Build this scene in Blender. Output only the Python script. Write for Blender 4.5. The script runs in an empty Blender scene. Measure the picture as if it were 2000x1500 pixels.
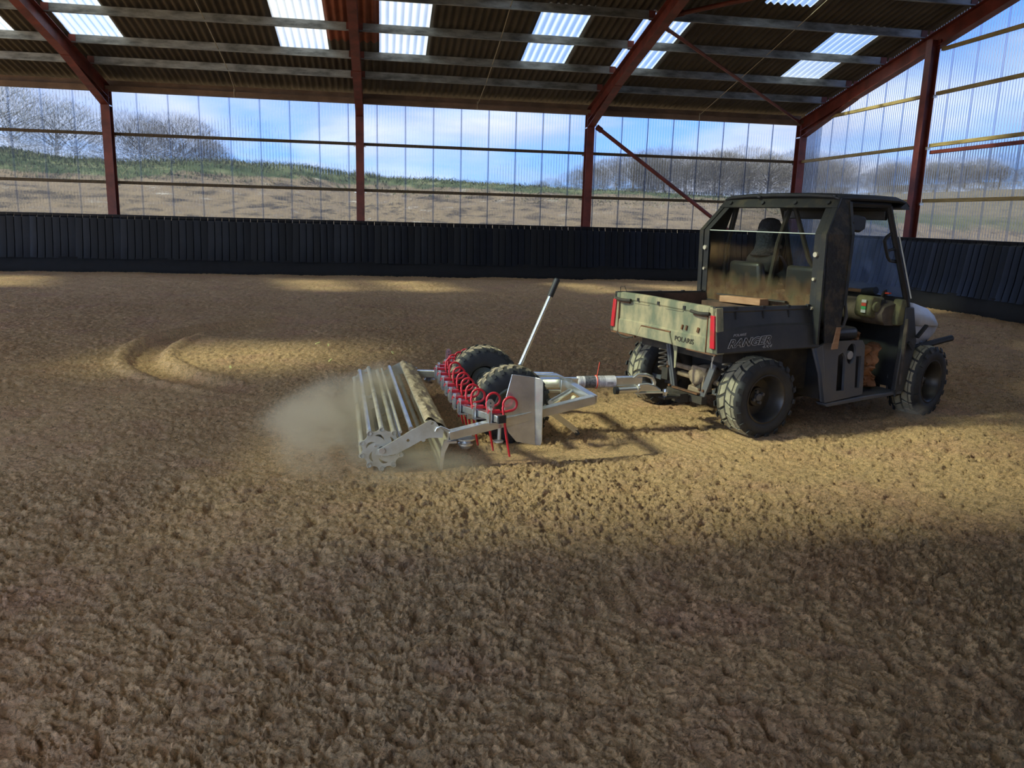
import bpy, bmesh, math, random
import numpy as np
from mathutils import Vector, Matrix

rnd = random.Random(11)
sc = bpy.context.scene
COL = sc.collection
PI = math.pi

# ------------------------------------------------------------------ camera
CAMZ = 1.6
yaw, pitch, roll = 0.1669, 0.2050, 0.0275
fwd = Vector((math.sin(yaw)*math.cos(pitch), math.cos(yaw)*math.cos(pitch), -math.sin(pitch)))
rgt = Vector((math.cos(yaw), -math.sin(yaw), 0)); upv = rgt.cross(fwd)
r2 = rgt*math.cos(roll) + upv*math.sin(roll); u2 = -rgt*math.sin(roll) + upv*math.cos(roll)
cam = bpy.data.cameras.new('camera'); cam.sensor_width = 36; cam.lens = 1557.06/2000*36
cam.clip_start = 0.05; cam.clip_end = 600
camo = bpy.data.objects.new('camera', cam); COL.objects.link(camo)
camo.matrix_world = Matrix(((r2.x, u2.x, -fwd.x, 0), (r2.y, u2.y, -fwd.y, 0), (r2.z, u2.z, -fwd.z, CAMZ), (0, 0, 0, 1)))
sc.camera = camo

# ------------------------------------------------------------------ view, light
sc.view_settings.view_transform = 'Standard'; sc.view_settings.look = 'None'
sc.view_settings.gamma = 1; sc.view_settings.use_curve_mapping = False
sc.view_settings.exposure = 1.54
sc.cycles.max_bounces = 8; sc.cycles.diffuse_bounces = 4; sc.cycles.glossy_bounces = 4
sc.cycles.transmission_bounces = 6; sc.cycles.transparent_max_bounces = 24; sc.cycles.volume_bounces = 1
sc.cycles.use_denoising = True; sc.cycles.sample_clamp_indirect = 6.0
sc.cycles.volume_step_rate = 1.0

SUN_EL, SUN_AZ = math.radians(39), math.radians(3)     # light travels towards +x, a little +y
SKY = 1.45
def nd(nt, t, **kw):
    n = nt.nodes.new(t)
    for k, v in kw.items():
        if k.startswith('i_'):
            key = k[2:]; key = int(key) if key.isdigit() else key.replace('_', ' ')
            n.inputs[key].default_value = v
        else: setattr(n, k, v)
    return n
def ramp(nt, fac, stops, interp='LINEAR'):
    r = nt.nodes.new('ShaderNodeValToRGB'); r.color_ramp.interpolation = interp
    el = r.color_ramp.elements
    while len(el) > 1: el.remove(el[-1])
    el[0].position = stops[0][0]; el[0].color = (*stops[0][1], 1)
    for p, c in stops[1:]:
        e = el.new(p); e.color = (*c, 1)
    nt.links.new(fac, r.inputs[0]); return r.outputs[0]
w = bpy.data.worlds.new('sky'); sc.world = w; w.use_nodes = True
nt = w.node_tree; nt.nodes.clear(); L = nt.links.new
tc = nd(nt, 'ShaderNodeTexCoord'); sx = nd(nt, 'ShaderNodeSeparateXYZ'); L(tc.outputs['Generated'], sx.inputs[0])
blue = ramp(nt, sx.outputs['Z'], [(0, (.50, .74, 1.0)), (.06, (.32, .60, 1.0)), (.18, (.17, .43, 1.0)), (.5, (.24, .42, .80)), (1, (.24, .38, .66))])
zz = nd(nt, 'ShaderNodeMath', operation='ADD', i_1=.16); L(sx.outputs['Z'], zz.inputs[0])
dx = nd(nt, 'ShaderNodeMath', operation='DIVIDE'); L(sx.outputs['X'], dx.inputs[0]); L(zz.outputs[0], dx.inputs[1])
dy = nd(nt, 'ShaderNodeMath', operation='DIVIDE'); L(sx.outputs['Y'], dy.inputs[0]); L(zz.outputs[0], dy.inputs[1])
cb = nd(nt, 'ShaderNodeCombineXYZ'); L(dx.outputs[0], cb.inputs[0]); L(dy.outputs[0], cb.inputs[1])
nz = nd(nt, 'ShaderNodeTexNoise', i_Scale=.75, i_Detail=7, i_Roughness=.52, i_Distortion=.3); L(cb.outputs[0], nz.inputs['Vector'])
cm = ramp(nt, nz.outputs[0], [(.43, (0, 0, 0)), (.60, (1, 1, 1))])
nz2 = nd(nt, 'ShaderNodeTexNoise', i_Scale=1.6, i_Detail=5, i_Roughness=.5); L(cb.outputs[0], nz2.inputs['Vector'])
cc = ramp(nt, nz2.outputs[0], [(.35, (.66, .61, .58)), (.62, (1.12, 1.0, .87))])
mx = nd(nt, 'ShaderNodeMixRGB'); L(cm, mx.inputs[0]); L(blue, mx.inputs[1]); L(cc, mx.inputs[2])
bg = nd(nt, 'ShaderNodeBackground', i_Strength=SKY); L(mx.outputs[0], bg.inputs[0])
wo = nd(nt, 'ShaderNodeOutputWorld'); L(bg.outputs[0], wo.inputs[0])
w.cycles.sampling_method = 'MANUAL'; w.cycles.sample_map_resolution = 1024

sun = bpy.data.lights.new('sun', 'SUN'); sun.energy = 7.2; sun.angle = math.radians(6.5); sun.color = (1.0, .96, .66)
suno = bpy.data.objects.new('sun', sun); COL.objects.link(suno)
sd = Vector((math.cos(SUN_EL)*math.cos(SUN_AZ), math.cos(SUN_EL)*math.sin(SUN_AZ), -math.sin(SUN_EL)))
suno.rotation_euler = sd.to_track_quat('-Z', 'Y').to_euler()

# ------------------------------------------------------------------ materials
def mat(name, base, rough=.6, metal=0., var=0., scale=8., base2=None, bump=0., bscale=30., spec=.5, detail=4, coords='Object', thr=(.35, .65), stretch=None):
    m = bpy.data.materials.new(name); m.use_nodes = True
    nt = m.node_tree; b = nt.nodes['Principled BSDF']; L = nt.links.new
    b.inputs['Roughness'].default_value = rough; b.inputs['Metallic'].default_value = metal
    b.inputs['Specular IOR Level'].default_value = spec
    b.inputs['Base Color'].default_value = (*base, 1)
    vec = None
    if var or base2 or bump:
        t = nd(nt, 'ShaderNodeTexCoord'); vec = t.outputs[coords]
        if stretch:
            mp = nd(nt, 'ShaderNodeMapping'); mp.inputs['Scale'].default_value = stretch; L(vec, mp.inputs[0]); vec = mp.outputs[0]
    if var or base2:
        if base2 is None: base2 = tuple(max(0, c*(1-var)) for c in base); base1 = tuple(min(1, c*(1+var)) for c in base)
        else: base1 = base
        n = nd(nt, 'ShaderNodeTexNoise', i_Scale=scale, i_Detail=detail, i_Roughness=.6); L(vec, n.inputs['Vector'])
        L(ramp(nt, n.outputs[0], [(thr[0], base1), (thr[1], base2)]), b.inputs['Base Color'])
    if bump:
        n = nd(nt, 'ShaderNodeTexNoise', i_Scale=bscale, i_Detail=4); L(vec, n.inputs['Vector'])
        bp = nd(nt, 'ShaderNodeBump', i_Strength=bump, i_Distance=.02); L(n.outputs[0], bp.inputs['Height']); L(bp.outputs[0], b.inputs['Normal'])
    return m
def glass_mat(name, tint, opaque, ocol, kind='plain', rough=.35):
    """clear or translucent sheet: light passes straight through, part of it is scattered"""
    m = bpy.data.materials.new(name); m.use_nodes = True; nt = m.node_tree; nt.nodes.clear(); L = nt.links.new
    out = nd(nt, 'ShaderNodeOutputMaterial'); tr = nd(nt, 'ShaderNodeBsdfTransparent'); tr.inputs[0].default_value = (*tint, 1)
    tl = nd(nt, 'ShaderNodeBsdfTranslucent'); tl.inputs[0].default_value = (*ocol, 1)
    df = nd(nt, 'ShaderNodeBsdfDiffuse'); df.inputs[0].default_value = (*ocol, 1)
    gl = nd(nt, 'ShaderNodeBsdfGlossy', i_Roughness=rough)
    m1 = nd(nt, 'ShaderNodeMixShader', i_0=.5); L(tl.outputs[0], m1.inputs[1]); L(df.outputs[0], m1.inputs[2])
    m2 = nd(nt, 'ShaderNodeMixShader', i_0=opaque); L(tr.outputs[0], m2.inputs[1]); L(m1.outputs[0], m2.inputs[2])
    lw = nd(nt, 'ShaderNodeLayerWeight', i_Blend=.25)
    m3 = nd(nt, 'ShaderNodeMixShader'); L(m2.outputs[0], m3.inputs[1]); L(gl.outputs[0], m3.inputs[2])
    mu = nd(nt, 'ShaderNodeMath', operation='MULTIPLY', i_1=.35 if kind in ('plain', 'ribbed') else .06); L(lw.outputs['Fresnel'], mu.inputs[0]); L(mu.outputs[0], m3.inputs[0])
    L(m3.outputs[0], out.inputs[0])
    if kind == 'ribbed':
        # thicker at the rib flanks: more scatter where the sheet turns away
        a = nd(nt, 'ShaderNodeMath', operation='MULTIPLY_ADD', i_1=.30, i_2=opaque, use_clamp=True); L(lw.outputs['Facing'], a.inputs[0])
        L(a.outputs[0], m2.inputs[0])
        rf = nd(nt, 'ShaderNodeBsdfRefraction', i_Roughness=.07, i_IOR=1.10); rf.inputs[0].default_value = (*tint, 1)
        m4 = nd(nt, 'ShaderNodeMixShader', i_0=.6); L(tr.outputs[0], m4.inputs[1]); L(rf.outputs[0], m4.inputs[2]); L(m4.outputs[0], m2.inputs[1])
    if kind in ('mud', 'smear'):
        t = nd(nt, 'ShaderNodeTexCoord'); s = nd(nt, 'ShaderNodeSeparateXYZ'); L(t.outputs['Object'], s.inputs[0])
        n = nd(nt, 'ShaderNodeTexNoise', i_Scale=5, i_Detail=8, i_Roughness=.65, i_Distortion=.8)
        mp = nd(nt, 'ShaderNodeMapping'); mp.inputs['Scale'].default_value = (1, 2.0, .38) if kind == 'mud' else (1, 1, .5)
        L(t.outputs['Object'], mp.inputs[0]); L(mp.outputs[0], n.inputs['Vector'])
        if kind == 'mud':
            mr = nd(nt, 'ShaderNodeMapRange', i_1=1.30, i_2=.98, i_3=-.38, i_4=1.0); L(s.outputs['Z'], mr.inputs[0])
            ad = nd(nt, 'ShaderNodeMath', operation='MULTIPLY_ADD', i_1=.95, use_clamp=True); L(n.outputs[0], ad.inputs[0])
            sb = nd(nt, 'ShaderNodeMath', operation='SUBTRACT', i_1=.53); L(mr.outputs[0], sb.inputs[0]); L(sb.outputs[0], ad.inputs[2])
            L(ad.outputs[0], m2.inputs[0])
            n2 = nd(nt, 'ShaderNodeTexNoise', i_Scale=9, i_Detail=6); L(t.outputs['Object'], n2.inputs['Vector'])
            c = ramp(nt, n2.outputs[0], [(.35, (.17, .095, .06)), (.52, (.27, .18, .10)), (.7, (.19, .16, .09))])
            L(c, tl.inputs[0]); L(c, df.inputs[0])
        else:
            rr = ramp(nt, n.outputs[0], [(.42, (opaque*.4,)*3), (.72, (min(1, opaque*1.7),)*3)]); L(rr, m2.inputs[0])
    return m
M = {}
M['red'] = mat('red_oxide_paint', (.15, .031, .022), .5, var=.35, scale=3, bump=.05)
M['galv'] = mat('galvanised_purlin', (.25, .26, .255), .42, .75, var=.45, scale=2.5, detail=6, stretch=(1, 3, 3))
M['zinc'] = mat('bright_zinc_steel', (.68, .69, .68), .27, .85, var=.15, scale=9, bump=.03)
M['zincd'] = mat('dusty_zinc_steel', (.60, .56, .44), .45, .3, base2=(.46, .40, .27), scale=7)
M['cement'] = mat('fibre_cement', (.074, .064, .054), .9, var=.25, scale=1.2, detail=6)
M['cementred'] = mat('rusty_fibre_cement', (.26, .085, .055), .9, var=.25, scale=1.5)
M['timber'] = mat('rail_timber', (.34, .25, .10), .7, var=.3, scale=3, stretch=(1, 1, 8))
M['timbershade'] = mat('shaded_rail_timber', (.085, .062, .034), .8, var=.3, scale=3, stretch=(8, 1, 1))  # same rail timber, with the far wall's shade painted into its colour
M['eaves'] = mat('brown_eaves_beam', (.17, .11, .075), .7, var=.25, scale=2)
M['rubber'] = mat('black_rubber_board', (.0075, .0088, .0125), .40, var=.3, scale=5, spec=.22, bump=.08, bscale=6)
M['rubberdirt'] = mat('scuffed_rubber_board', (.0085, .0095, .0115), .5, base2=(.05, .043, .033), scale=2.6, detail=8, thr=(.60, .82), spec=.22)
M['skirt'] = mat('rubber_skirt', (.006, .006, .0065), .85, var=.3, scale=6)
M['poly'] = glass_mat('clear_ribbed_polycarbonate', (.225, .265, .345), .04, (.44, .54, .74), 'ribbed')
M['polyjoint'] = glass_mat('doubled_polycarbonate_lap', (.84, .88, .95), .10, (.46, .54, .76))
M['skylight'] = glass_mat('translucent_roof_sheet', (.33, .375, .39), .40, (.70, .74, .74))
M['tread'] = mat('dusty_tyre_tread', (.36, .33, .22), .9, base2=(.22, .20, .14), scale=9, bump=.2, bscale=60)
M['tyre'] = mat('tyre_rubber', (.020, .021, .023), .7, base2=(.045, .042, .036), scale=7, thr=(.4, .75))
M['rim'] = mat('dark_wheel_rim', (.03, .03, .032), .4, .3, base2=(.07, .06, .045), scale=6)
M['black'] = mat('black_plastic', (.018, .019, .021), .5, var=.3, scale=8)
M['cabin'] = mat('muddy_black_cab_plate', (.016, .017, .017), .55, base2=(.075, .062, .034), scale=7, detail=8, thr=(.5, .8), bump=.1, bscale=40)
M['cabmud'] = mat('mud_caked_cab_plate', (.016, .016, .016), .7, base2=(.10, .072, .042), scale=9, detail=9, thr=(.48, .72), bump=.5, bscale=26)
M['charcoal'] = mat('charcoal_body_plastic', (.020, .022, .026), .48, base2=(.05, .048, .045), scale=4, detail=6, bump=.03)
M['slate'] = mat('slate_body_plastic', (.075, .085, .105), .5, base2=(.11, .105, .10), scale=5, detail=6)
M['tail'] = mat('mud_washed_green_tailgate', (.135, .15, .10), .75, base2=(.34, .29, .175), scale=7, detail=9, thr=(.40, .62), bump=.1, bscale=25, stretch=(1, 1, .5))
M['rust'] = mat('rusty_steel', (.17, .075, .03), .85, base2=(.07, .04, .025), scale=14)
M['bedin'] = mat('muddy_bed_liner', (.045, .03, .022), .9, base2=(.13, .075, .05), scale=6, detail=7)
M['lens'] = mat('red_lamp_lens', (.50, .02, .035), .25, base2=(.28, .05, .035), scale=14, thr=(.45, .8))
M['white'] = mat('dusty_white_hood', (.55, .60, .70), .35, base2=(.40, .40, .40), scale=5, thr=(.45, .85))
M['dash'] = mat('muddy_dashboard', (.13, .10, .075), .8, base2=(.055, .045, .036), scale=8, detail=7)
M['olive'] = mat('dusty_olive_glovebox', (.20, .19, .085), .75, base2=(.09, .088, .05), scale=10, detail=6)
M['seat'] = mat('dark_vinyl_seat', (.026, .029, .035), .4, base2=(.05, .042, .034), scale=6)
M['under'] = mat('dirty_chassis_steel', (.022, .021, .019), .8, base2=(.055, .045, .032), scale=9)
M['diff'] = mat('dust_caked_casting', (.34, .26, .17), .9, base2=(.18, .13, .08), scale=12)
M['redwire'] = mat('red_painted_spring_steel', (.52, .020, .030), .3, var=.12, scale=20)
M['wood'] = mat('pale_plank', (.42, .25, .14), .8, base2=(.28, .14, .07), scale=6, stretch=(1, 1, 5))
M['brown'] = mat('brown_canvas', (.34, .165, .08), .85, base2=(.20, .09, .042), scale=6)
M['glassmud'] = glass_mat('muddy_rear_window', (.86, .88, .86), .5, (.25, .18, .10), 'mud', rough=.05)
M['glassclear'] = glass_mat('scuffed_upper_window', (.88, .88, .87), .012, (.2, .18, .15), 'smear', rough=.05)
M['glassws'] = glass_mat('smeared_windscreen', (.80, .86, .95), .16, (.42, .52, .72), 'smear', rough=.05)
M['glassedge'] = mat('polished_glass_edge', (.62, .66, .62), .3)
M['silver'] = mat('silver_decal', (.40, .41, .43), .4, .2)
M['sanddust'] = mat('sand_lying_on_board', (.50, .40, .25), .95, base2=(.33, .25, .16), scale=12, bump=.6, bscale=30)
M['label'] = mat('label_wrap', (.70, .66, .66), .5, var=.12, scale=30)
M['labelblack'] = mat('label_print', (.05, .05, .06), .5, base2=(.20, .20, .21), scale=60)
M['tie'] = mat('orange_cable_tie', (.75, .08, .03), .4)
M['skin'] = mat('skin', (.42, .24, .17), .6)
M['cloth'] = mat('dark_jacket', (.018, .02, .026), .9, var=.3, scale=12, bump=.3)
M['beanie'] = mat('dark_knit_hat', (.022, .026, .038), .95, var=.4, scale=40, bump=.6, bscale=60)
M['trouser'] = mat('dark_trousers', (.02, .02, .022), .9)
M['bark'] = mat('grey_brown_bark', (.16, .125, .09), .9, var=.3, scale=4)
M['twig'] = mat('bare_twigs', (.20, .16, .11), .9, var=.3, scale=.6)
M['twigpale'] = mat('pale_bare_twigs', (.34, .32, .27), .9, var=.25, scale=.6)
M['grass'] = mat('rough_grass', (.065, .085, .026), .9, base2=(.17, .15, .06), scale=.5)
M['sticker_r'] = mat('red_sticker', (.6, .08, .05), .5); M['sticker_g'] = mat('green_sticker', (.08, .42, .16), .5); M['sticker_w'] = mat('white_sticker', (.6, .62, .6), .5)

M['gtread'] = mat('sandy_tyre_tread', (.33, .265, .175), .9, base2=(.10, .085, .062), scale=10, thr=(.45, .68))
M['rim2'] = mat('grey_green_rim', (.16, .18, .15), .5, .2, base2=(.10, .10, .08), scale=8)
M['straw'] = mat('straw', (.70, .62, .22), .8)
# (row, column) of the translucent sheets in the near roof slope
FRONT = {(2, -5), (2, -4), (2, -3), (2, -2), (2, -1), (2, 1), (4, -8), (4, -7), (4, -11), (1, -13), (2, -11), (1, 4), (1, 8), (2, 6), (4, 3), (4, 9)}
# ------------------------------------------------------------------ mesh helpers
class MB:
    def __init__(s): s.v = []; s.f = []
    def add(s, vs, fs):
        o = len(s.v); s.v += [tuple(v) for v in vs]; s.f += [tuple(i+o for i in f) for f in fs]; return s
    def hexa(s, p):
        return s.add(p, [(0, 3, 2, 1), (4, 5, 6, 7), (0, 1, 5, 4), (1, 2, 6, 5), (2, 3, 7, 6), (3, 0, 4, 7)])
    def box(s, x0, x1, y0, y1, z0, z1):
        return s.hexa([(x0, y0, z0), (x1, y0, z0), (x1, y1, z0), (x0, y1, z0), (x0, y0, z1), (x1, y0, z1), (x1, y1, z1), (x0, y1, z1)])
    def bar(s, p, q, w, h, up=(0, 0, 1)):
        p = Vector(p); q = Vector(q); d = (q-p).normalized(); u = Vector(up); a = d.cross(u)
        if a.length < 1e-4: a = d.cross(Vector((1, 0, 0)))
        a.normalize(); b = a.cross(d).normalized(); a = a*w/2; b = b*h/2
        return s.hexa([p-a-b, p+a-b, q+a-b, q-a-b, p-a+b, p+a+b, q+a+b, q-a+b])
    def prism(s, poly, ext):
        n = len(poly); e = Vector(ext); A = [Vector(p) for p in poly]; B = [p+e for p in A]
        return s.add(A+B, [tuple(range(n-1, -1, -1)), tuple(range(n, 2*n))]+[(i, (i+1) % n, n+(i+1) % n, n+i) for i in range(n)])
    def tube(s, pts, r, n=8, closed=False, caps=True):
        P = [Vector(p) for p in pts]; m = len(P); o = len(s.v); prev = None
        rr = r if isinstance(r, (list, tuple)) else [r]*m
        for i in range(m):
            if closed: t = P[(i+1) % m]-P[i-1]
            else: t = P[min(i+1, m-1)]-P[max(i-1, 0)]
            t.normalize()
            if prev is None:
                a = t.orthogonal().normalized()
            else:
                a = prev-t*prev.dot(t)
                a = a.normalized() if a.length > 1e-6 else t.orthogonal().normalized()
            prev = a; b = t.cross(a)
            for k in range(n):
                g = 2*PI*k/n; s.v.append(tuple(P[i]+(a*math.cos(g)+b*math.sin(g))*rr[i]))
        for i in range(m if closed else m-1):
            j = (i+1) % m
            for k in range(n): s.f.append((o+i*n+k, o+i*n+(k+1) % n, o+j*n+(k+1) % n, o+j*n+k))
        if caps and not closed:
            s.f.append(tuple(o+k for k in range(n-1, -1, -1))); s.f.append(tuple(o+(m-1)*n+k for k in range(n)))
        return s
    def lathe(s, prof, n=32, c=(0, 0, 0), axis='y', closed=False, cap=True):
        """prof: (radius, along-axis)"""
        o = len(s.v); m = len(prof)
        for r, a in prof:
            for k in range(n):
                g = 2*PI*k/n; x, z = r*math.cos(g), r*math.sin(g)
                p = {'y': (x, a, z), 'x': (a, x, z), 'z': (x, z, a)}[axis]
                s.v.append((c[0]+p[0], c[1]+p[1], c[2]+p[2]))
        for i in range(m if closed else m-1):
            j = (i+1) % m
            for k in range(n): s.f.append((o+i*n+k, o+i*n+(k+1) % n, o+j*n+(k+1) % n, o+j*n+k))
        if not closed and cap:
            if prof[0][0] > 1e-6: s.f.append(tuple(o+k for k in range(n)))
            if prof[-1][0] > 1e-6: s.f.append(tuple(o+(m-1)*n+k for k in range(n-1, -1, -1)))
        return s
    def grid(s, rows):
        o = len(s.v); m = len(rows); n = len(rows[0])
        for r in rows: s.v += [tuple(p) for p in r]
        for i in range(m-1):
            for j in range(n-1): s.f.append((o+i*n+j, o+i*n+j+1, o+(i+1)*n+j+1, o+(i+1)*n+j))
        return s
    def mesh(s, name, mt=None, smooth=True, ang=35, fix=True):
        me = bpy.data.meshes.new(name)
        me.from_pydata(s.v, [], s.f)
        if fix:
            bm = bmesh.new(); bm.from_mesh(me); bmesh.ops.recalc_face_normals(bm, faces=bm.faces); bm.to_mesh(me); bm.free()
        if smooth:
            me.shade_smooth(); me.set_sharp_from_angle(angle=math.radians(ang))
        if mt: me.materials.append(M[mt])
        return me
    def build(s, name, mt, parent=None, bevel=0, smooth=True, ang=35, loc=None, fix=True, solid=0, seg=2):
        o = bpy.data.objects.new(name, s.mesh(name, mt, smooth, ang, fix)); COL.objects.link(o)
        if parent: o.parent = parent
        if loc: o.location = loc
        if solid:
            md = o.modifiers.new('solid', 'SOLIDIFY'); md.thickness = solid; md.offset = 0
        if bevel:
            md = o.modifiers.new('bevel', 'BEVEL'); md.width = bevel; md.segments = seg; md.limit_method = 'ANGLE'; md.angle_limit = .6
        return o
def tag(o, label=None, cat=None, group=None, kind=None):
    if label: o['label'] = label
    if cat: o['category'] = cat
    if group: o['group'] = group
    if kind: o['kind'] = kind
    return o
def empty(name, loc=(0, 0, 0), rz=0, label=None, cat=None, group=None, kind=None):
    o = bpy.data.objects.new(name, None); COL.objects.link(o); o.location = loc; o.rotation_euler = (0, 0, rz)
    o.empty_display_size = .2
    return tag(o, label, cat, group, kind)
def inst(name, me, parent=None, loc=(0, 0, 0), rot=(0, 0, 0), scale=None):
    o = bpy.data.objects.new(name, me); COL.objects.link(o); o.parent = parent; o.location = loc; o.rotation_euler = rot
    if scale: o.scale = scale
    return o
def copy_tree(o, parent=None):
    c = o.copy(); COL.objects.link(c); c.parent = parent
    for ch in [x for x in o.children]: copy_tree(ch, c)
    return c
def plate(name, outer, holes, thick, mt, parent, matrix, bevel=0):
    """flat plate with holes: filled 2D curve turned into a mesh"""
    cu = bpy.data.curves.new(name, 'CURVE'); cu.dimensions = '2D'; cu.fill_mode = 'BOTH'; cu.extrude = thick/2
    for pts in [outer]+holes:
        sp = cu.splines.new('POLY'); sp.points.add(len(pts)-1); sp.use_cyclic_u = True
        for q, p in zip(sp.points, pts): q.co = (p[0], p[1], 0, 1)
    t = bpy.data.objects.new('t', cu); me = bpy.data.meshes.new_from_object(t); me.name = name
    bpy.data.objects.remove(t); bpy.data.curves.remove(cu)
    me.transform(matrix); me.materials.clear(); me.materials.append(M[mt])
    o = bpy.data.objects.new(name, me); COL.objects.link(o); o.parent = parent
    return o
def text(name, body, size, mt, parent, matrix, shear=0, extrude=.002, offset=0, sx=1.):
    cu = bpy.data.curves.new(name, 'FONT'); cu.body = body; cu.size = size; cu.shear = shear; cu.extrude = extrude; cu.offset = offset
    cu.align_x = 'LEFT'; cu.resolution_u = 3
    t = bpy.data.objects.new('t', cu); me = bpy.data.meshes.new_from_object(t); me.name = name
    bpy.data.objects.remove(t); bpy.data.curves.remove(cu)
    me.transform(Matrix.Diagonal((sx, 1, 1, 1))); me.transform(matrix); me.materials.clear(); me.materials.append(M[mt])
    o = bpy.data.objects.new(name, me); COL.objects.link(o); o.parent = parent
    return o
def frame(o, x, y):
    x = Vector(x).normalized(); y = Vector(y).normalized(); z = x.cross(y); o = Vector(o)
    return Matrix(((x.x, y.x, z.x, o.x), (x.y, y.y, z.y, o.y), (x.z, y.z, z.z, o.z), (0, 0, 0, 1)))
# ------------------------------------------------------------------ noise for height fields
def hash2(ix, iy, seed):
    h = (ix.astype(np.int64)*374761393 + iy.astype(np.int64)*668265263 + seed*1274126177) & 0x7fffffff
    h = ((h ^ (h >> 13))*1274126177) & 0x7fffffff
    return ((h ^ (h >> 16)) & 0xffff)/65535.0*2*np.pi
def gnoise(x, y, seed=0):
    ix = np.floor(x); iy = np.floor(y); fx = x-ix; fy = y-iy
    ux = fx*fx*fx*(fx*(fx*6-15)+10); uy = fy*fy*fy*(fy*(fy*6-15)+10)
    def g(a, b):
        t = hash2(ix+a, iy+b, seed); return np.cos(t)*(fx-a)+np.sin(t)*(fy-b)
    n0 = g(0, 0)*(1-ux)+g(1, 0)*ux; n1 = g(0, 1)*(1-ux)+g(1, 1)*ux
    return (n0*(1-uy)+n1*uy)*1.5
def sstep(a, b, x):
    t = np.clip((x-a)/(b-a), 0, 1); return t*t*(3-2*t)

# ------------------------------------------------------------------ arena
X0, XG, YB = -18.9, 11.774, 22.0        # unseen left end, brought close and open for side light; right gable, far wall
RIDGE_Y = 10.9
def roofz(y):                            # underside line of the purlins
    return 9.3503-.2203*(y if y > RIDGE_Y else 2*RIDGE_Y-y)
COLX = [-18.8, -12.69, -6.585, -.488, 5.62, XG]

# --- sand floor: fine rings near the viewer's side of the arena, coarse beyond
def seg_dist(x, y, a, b):
    ax, ay = a; bx, by = b; dx, dy = bx-ax, by-ay
    t = np.clip(((x-ax)*dx+(y-ay)*dy)/(dx*dx+dy*dy), 0, 1)
    return np.hypot(x-ax-t*dx, y-ay-t*dy)
def sand_h(x, y):
    wx = x+.035*gnoise(x*7, y*7, 21); wy = y+.035*gnoise(x*7, y*7, 22)
    big = .020*gnoise(x*.9, y*.9, 1)+.012*gnoise(x*2.3, y*2.3, 2)
    wx = wx+.012*gnoise(x*26, y*26, 23); wy = wy+.012*gnoise(x*26, y*26, 24)
    wx = wx*.78; n1 = gnoise(wx*12.5, wy*12.5, 3); n2 = gnoise(wx*28, wy*28, 4); n3 = gnoise(wx*60, wy*60, 5); n4 = gnoise(wx*108, wy*108, 6)
    lump = .023*(1-1.7*np.abs(n1))+.020*(1-1.8*np.abs(n2))+.0145*(1-1.8*np.abs(n3))+.0080*n4
    pit = -.030*sstep(.25, .6, gnoise(wx*16+5, wy*16, 9))
    amp = .75+.45*gnoise(x*.6, y*.6, 7)
    # rolled ground behind earlier passes: lower lumps, combed ridges
    roll = sstep(-.2, -.9, x)*sstep(4.4, 5.3, y)
    ridg = .010*np.sin((x*.62-y*.78)*2*PI/.24+2.2*gnoise(x*1.1, y*1.1, 8))*roll*sstep(13, 7, y)
    far = sstep(8, 13, y)
    amp = amp*(1-.35*roll)*(1-.3*far)
    h = big+ridg+(lump-.020)*amp+pit*(1-.5*roll)
    # ring worn by hooves, near the left
    d = np.abs(np.hypot(x-.3, (y-9.9)*1.0)-2.95); m = sstep(-1.0, -1.9, x)
    h += m*(-.055*sstep(.20, .08, d)+.035*sstep(.12, .0, np.abs(d-.26)))
    # wheel tracks
    for a, b, wd in [((.2, 5.08), (2.95, 5.52), .16), ((.9, 6.2), (2.5, 6.85), .16)]:
        d = seg_dist(x, y, a, b); m = sstep(wd+.07, wd-.03, d)
        t = .006*np.sign(np.sin((x*.95+y*.31)*2*PI/.085))
        h = h*(1-.75*m)+m*(-.014+t*sstep(1.7, 2.4, x))
    # the swath under the machine is levelled
    m = sstep(.6, .3, x)*sstep(-1.3, -.2, x)*sstep(4.75, 5.0, y)*sstep(7.2, 6.95, y)
    h = h*(1-.55*m)
    for cx, cy in WHEELS:
        m = sstep(.26, .12, np.hypot(x-cx, y-cy)); h = h*(1-m)+m*.004
    return h
VTH = .315; VO = (2.413, 5.395)
def vw(s, v): return (VO[0]+s*math.cos(VTH)-v*math.sin(VTH), VO[1]+s*math.sin(VTH)+v*math.cos(VTH))
WHEELS = [vw(.506, .10), vw(.506, 1.28), vw(2.46, .10), vw(2.46, 1.28), (.975, 5.55), (.93, 6.42)]
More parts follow.
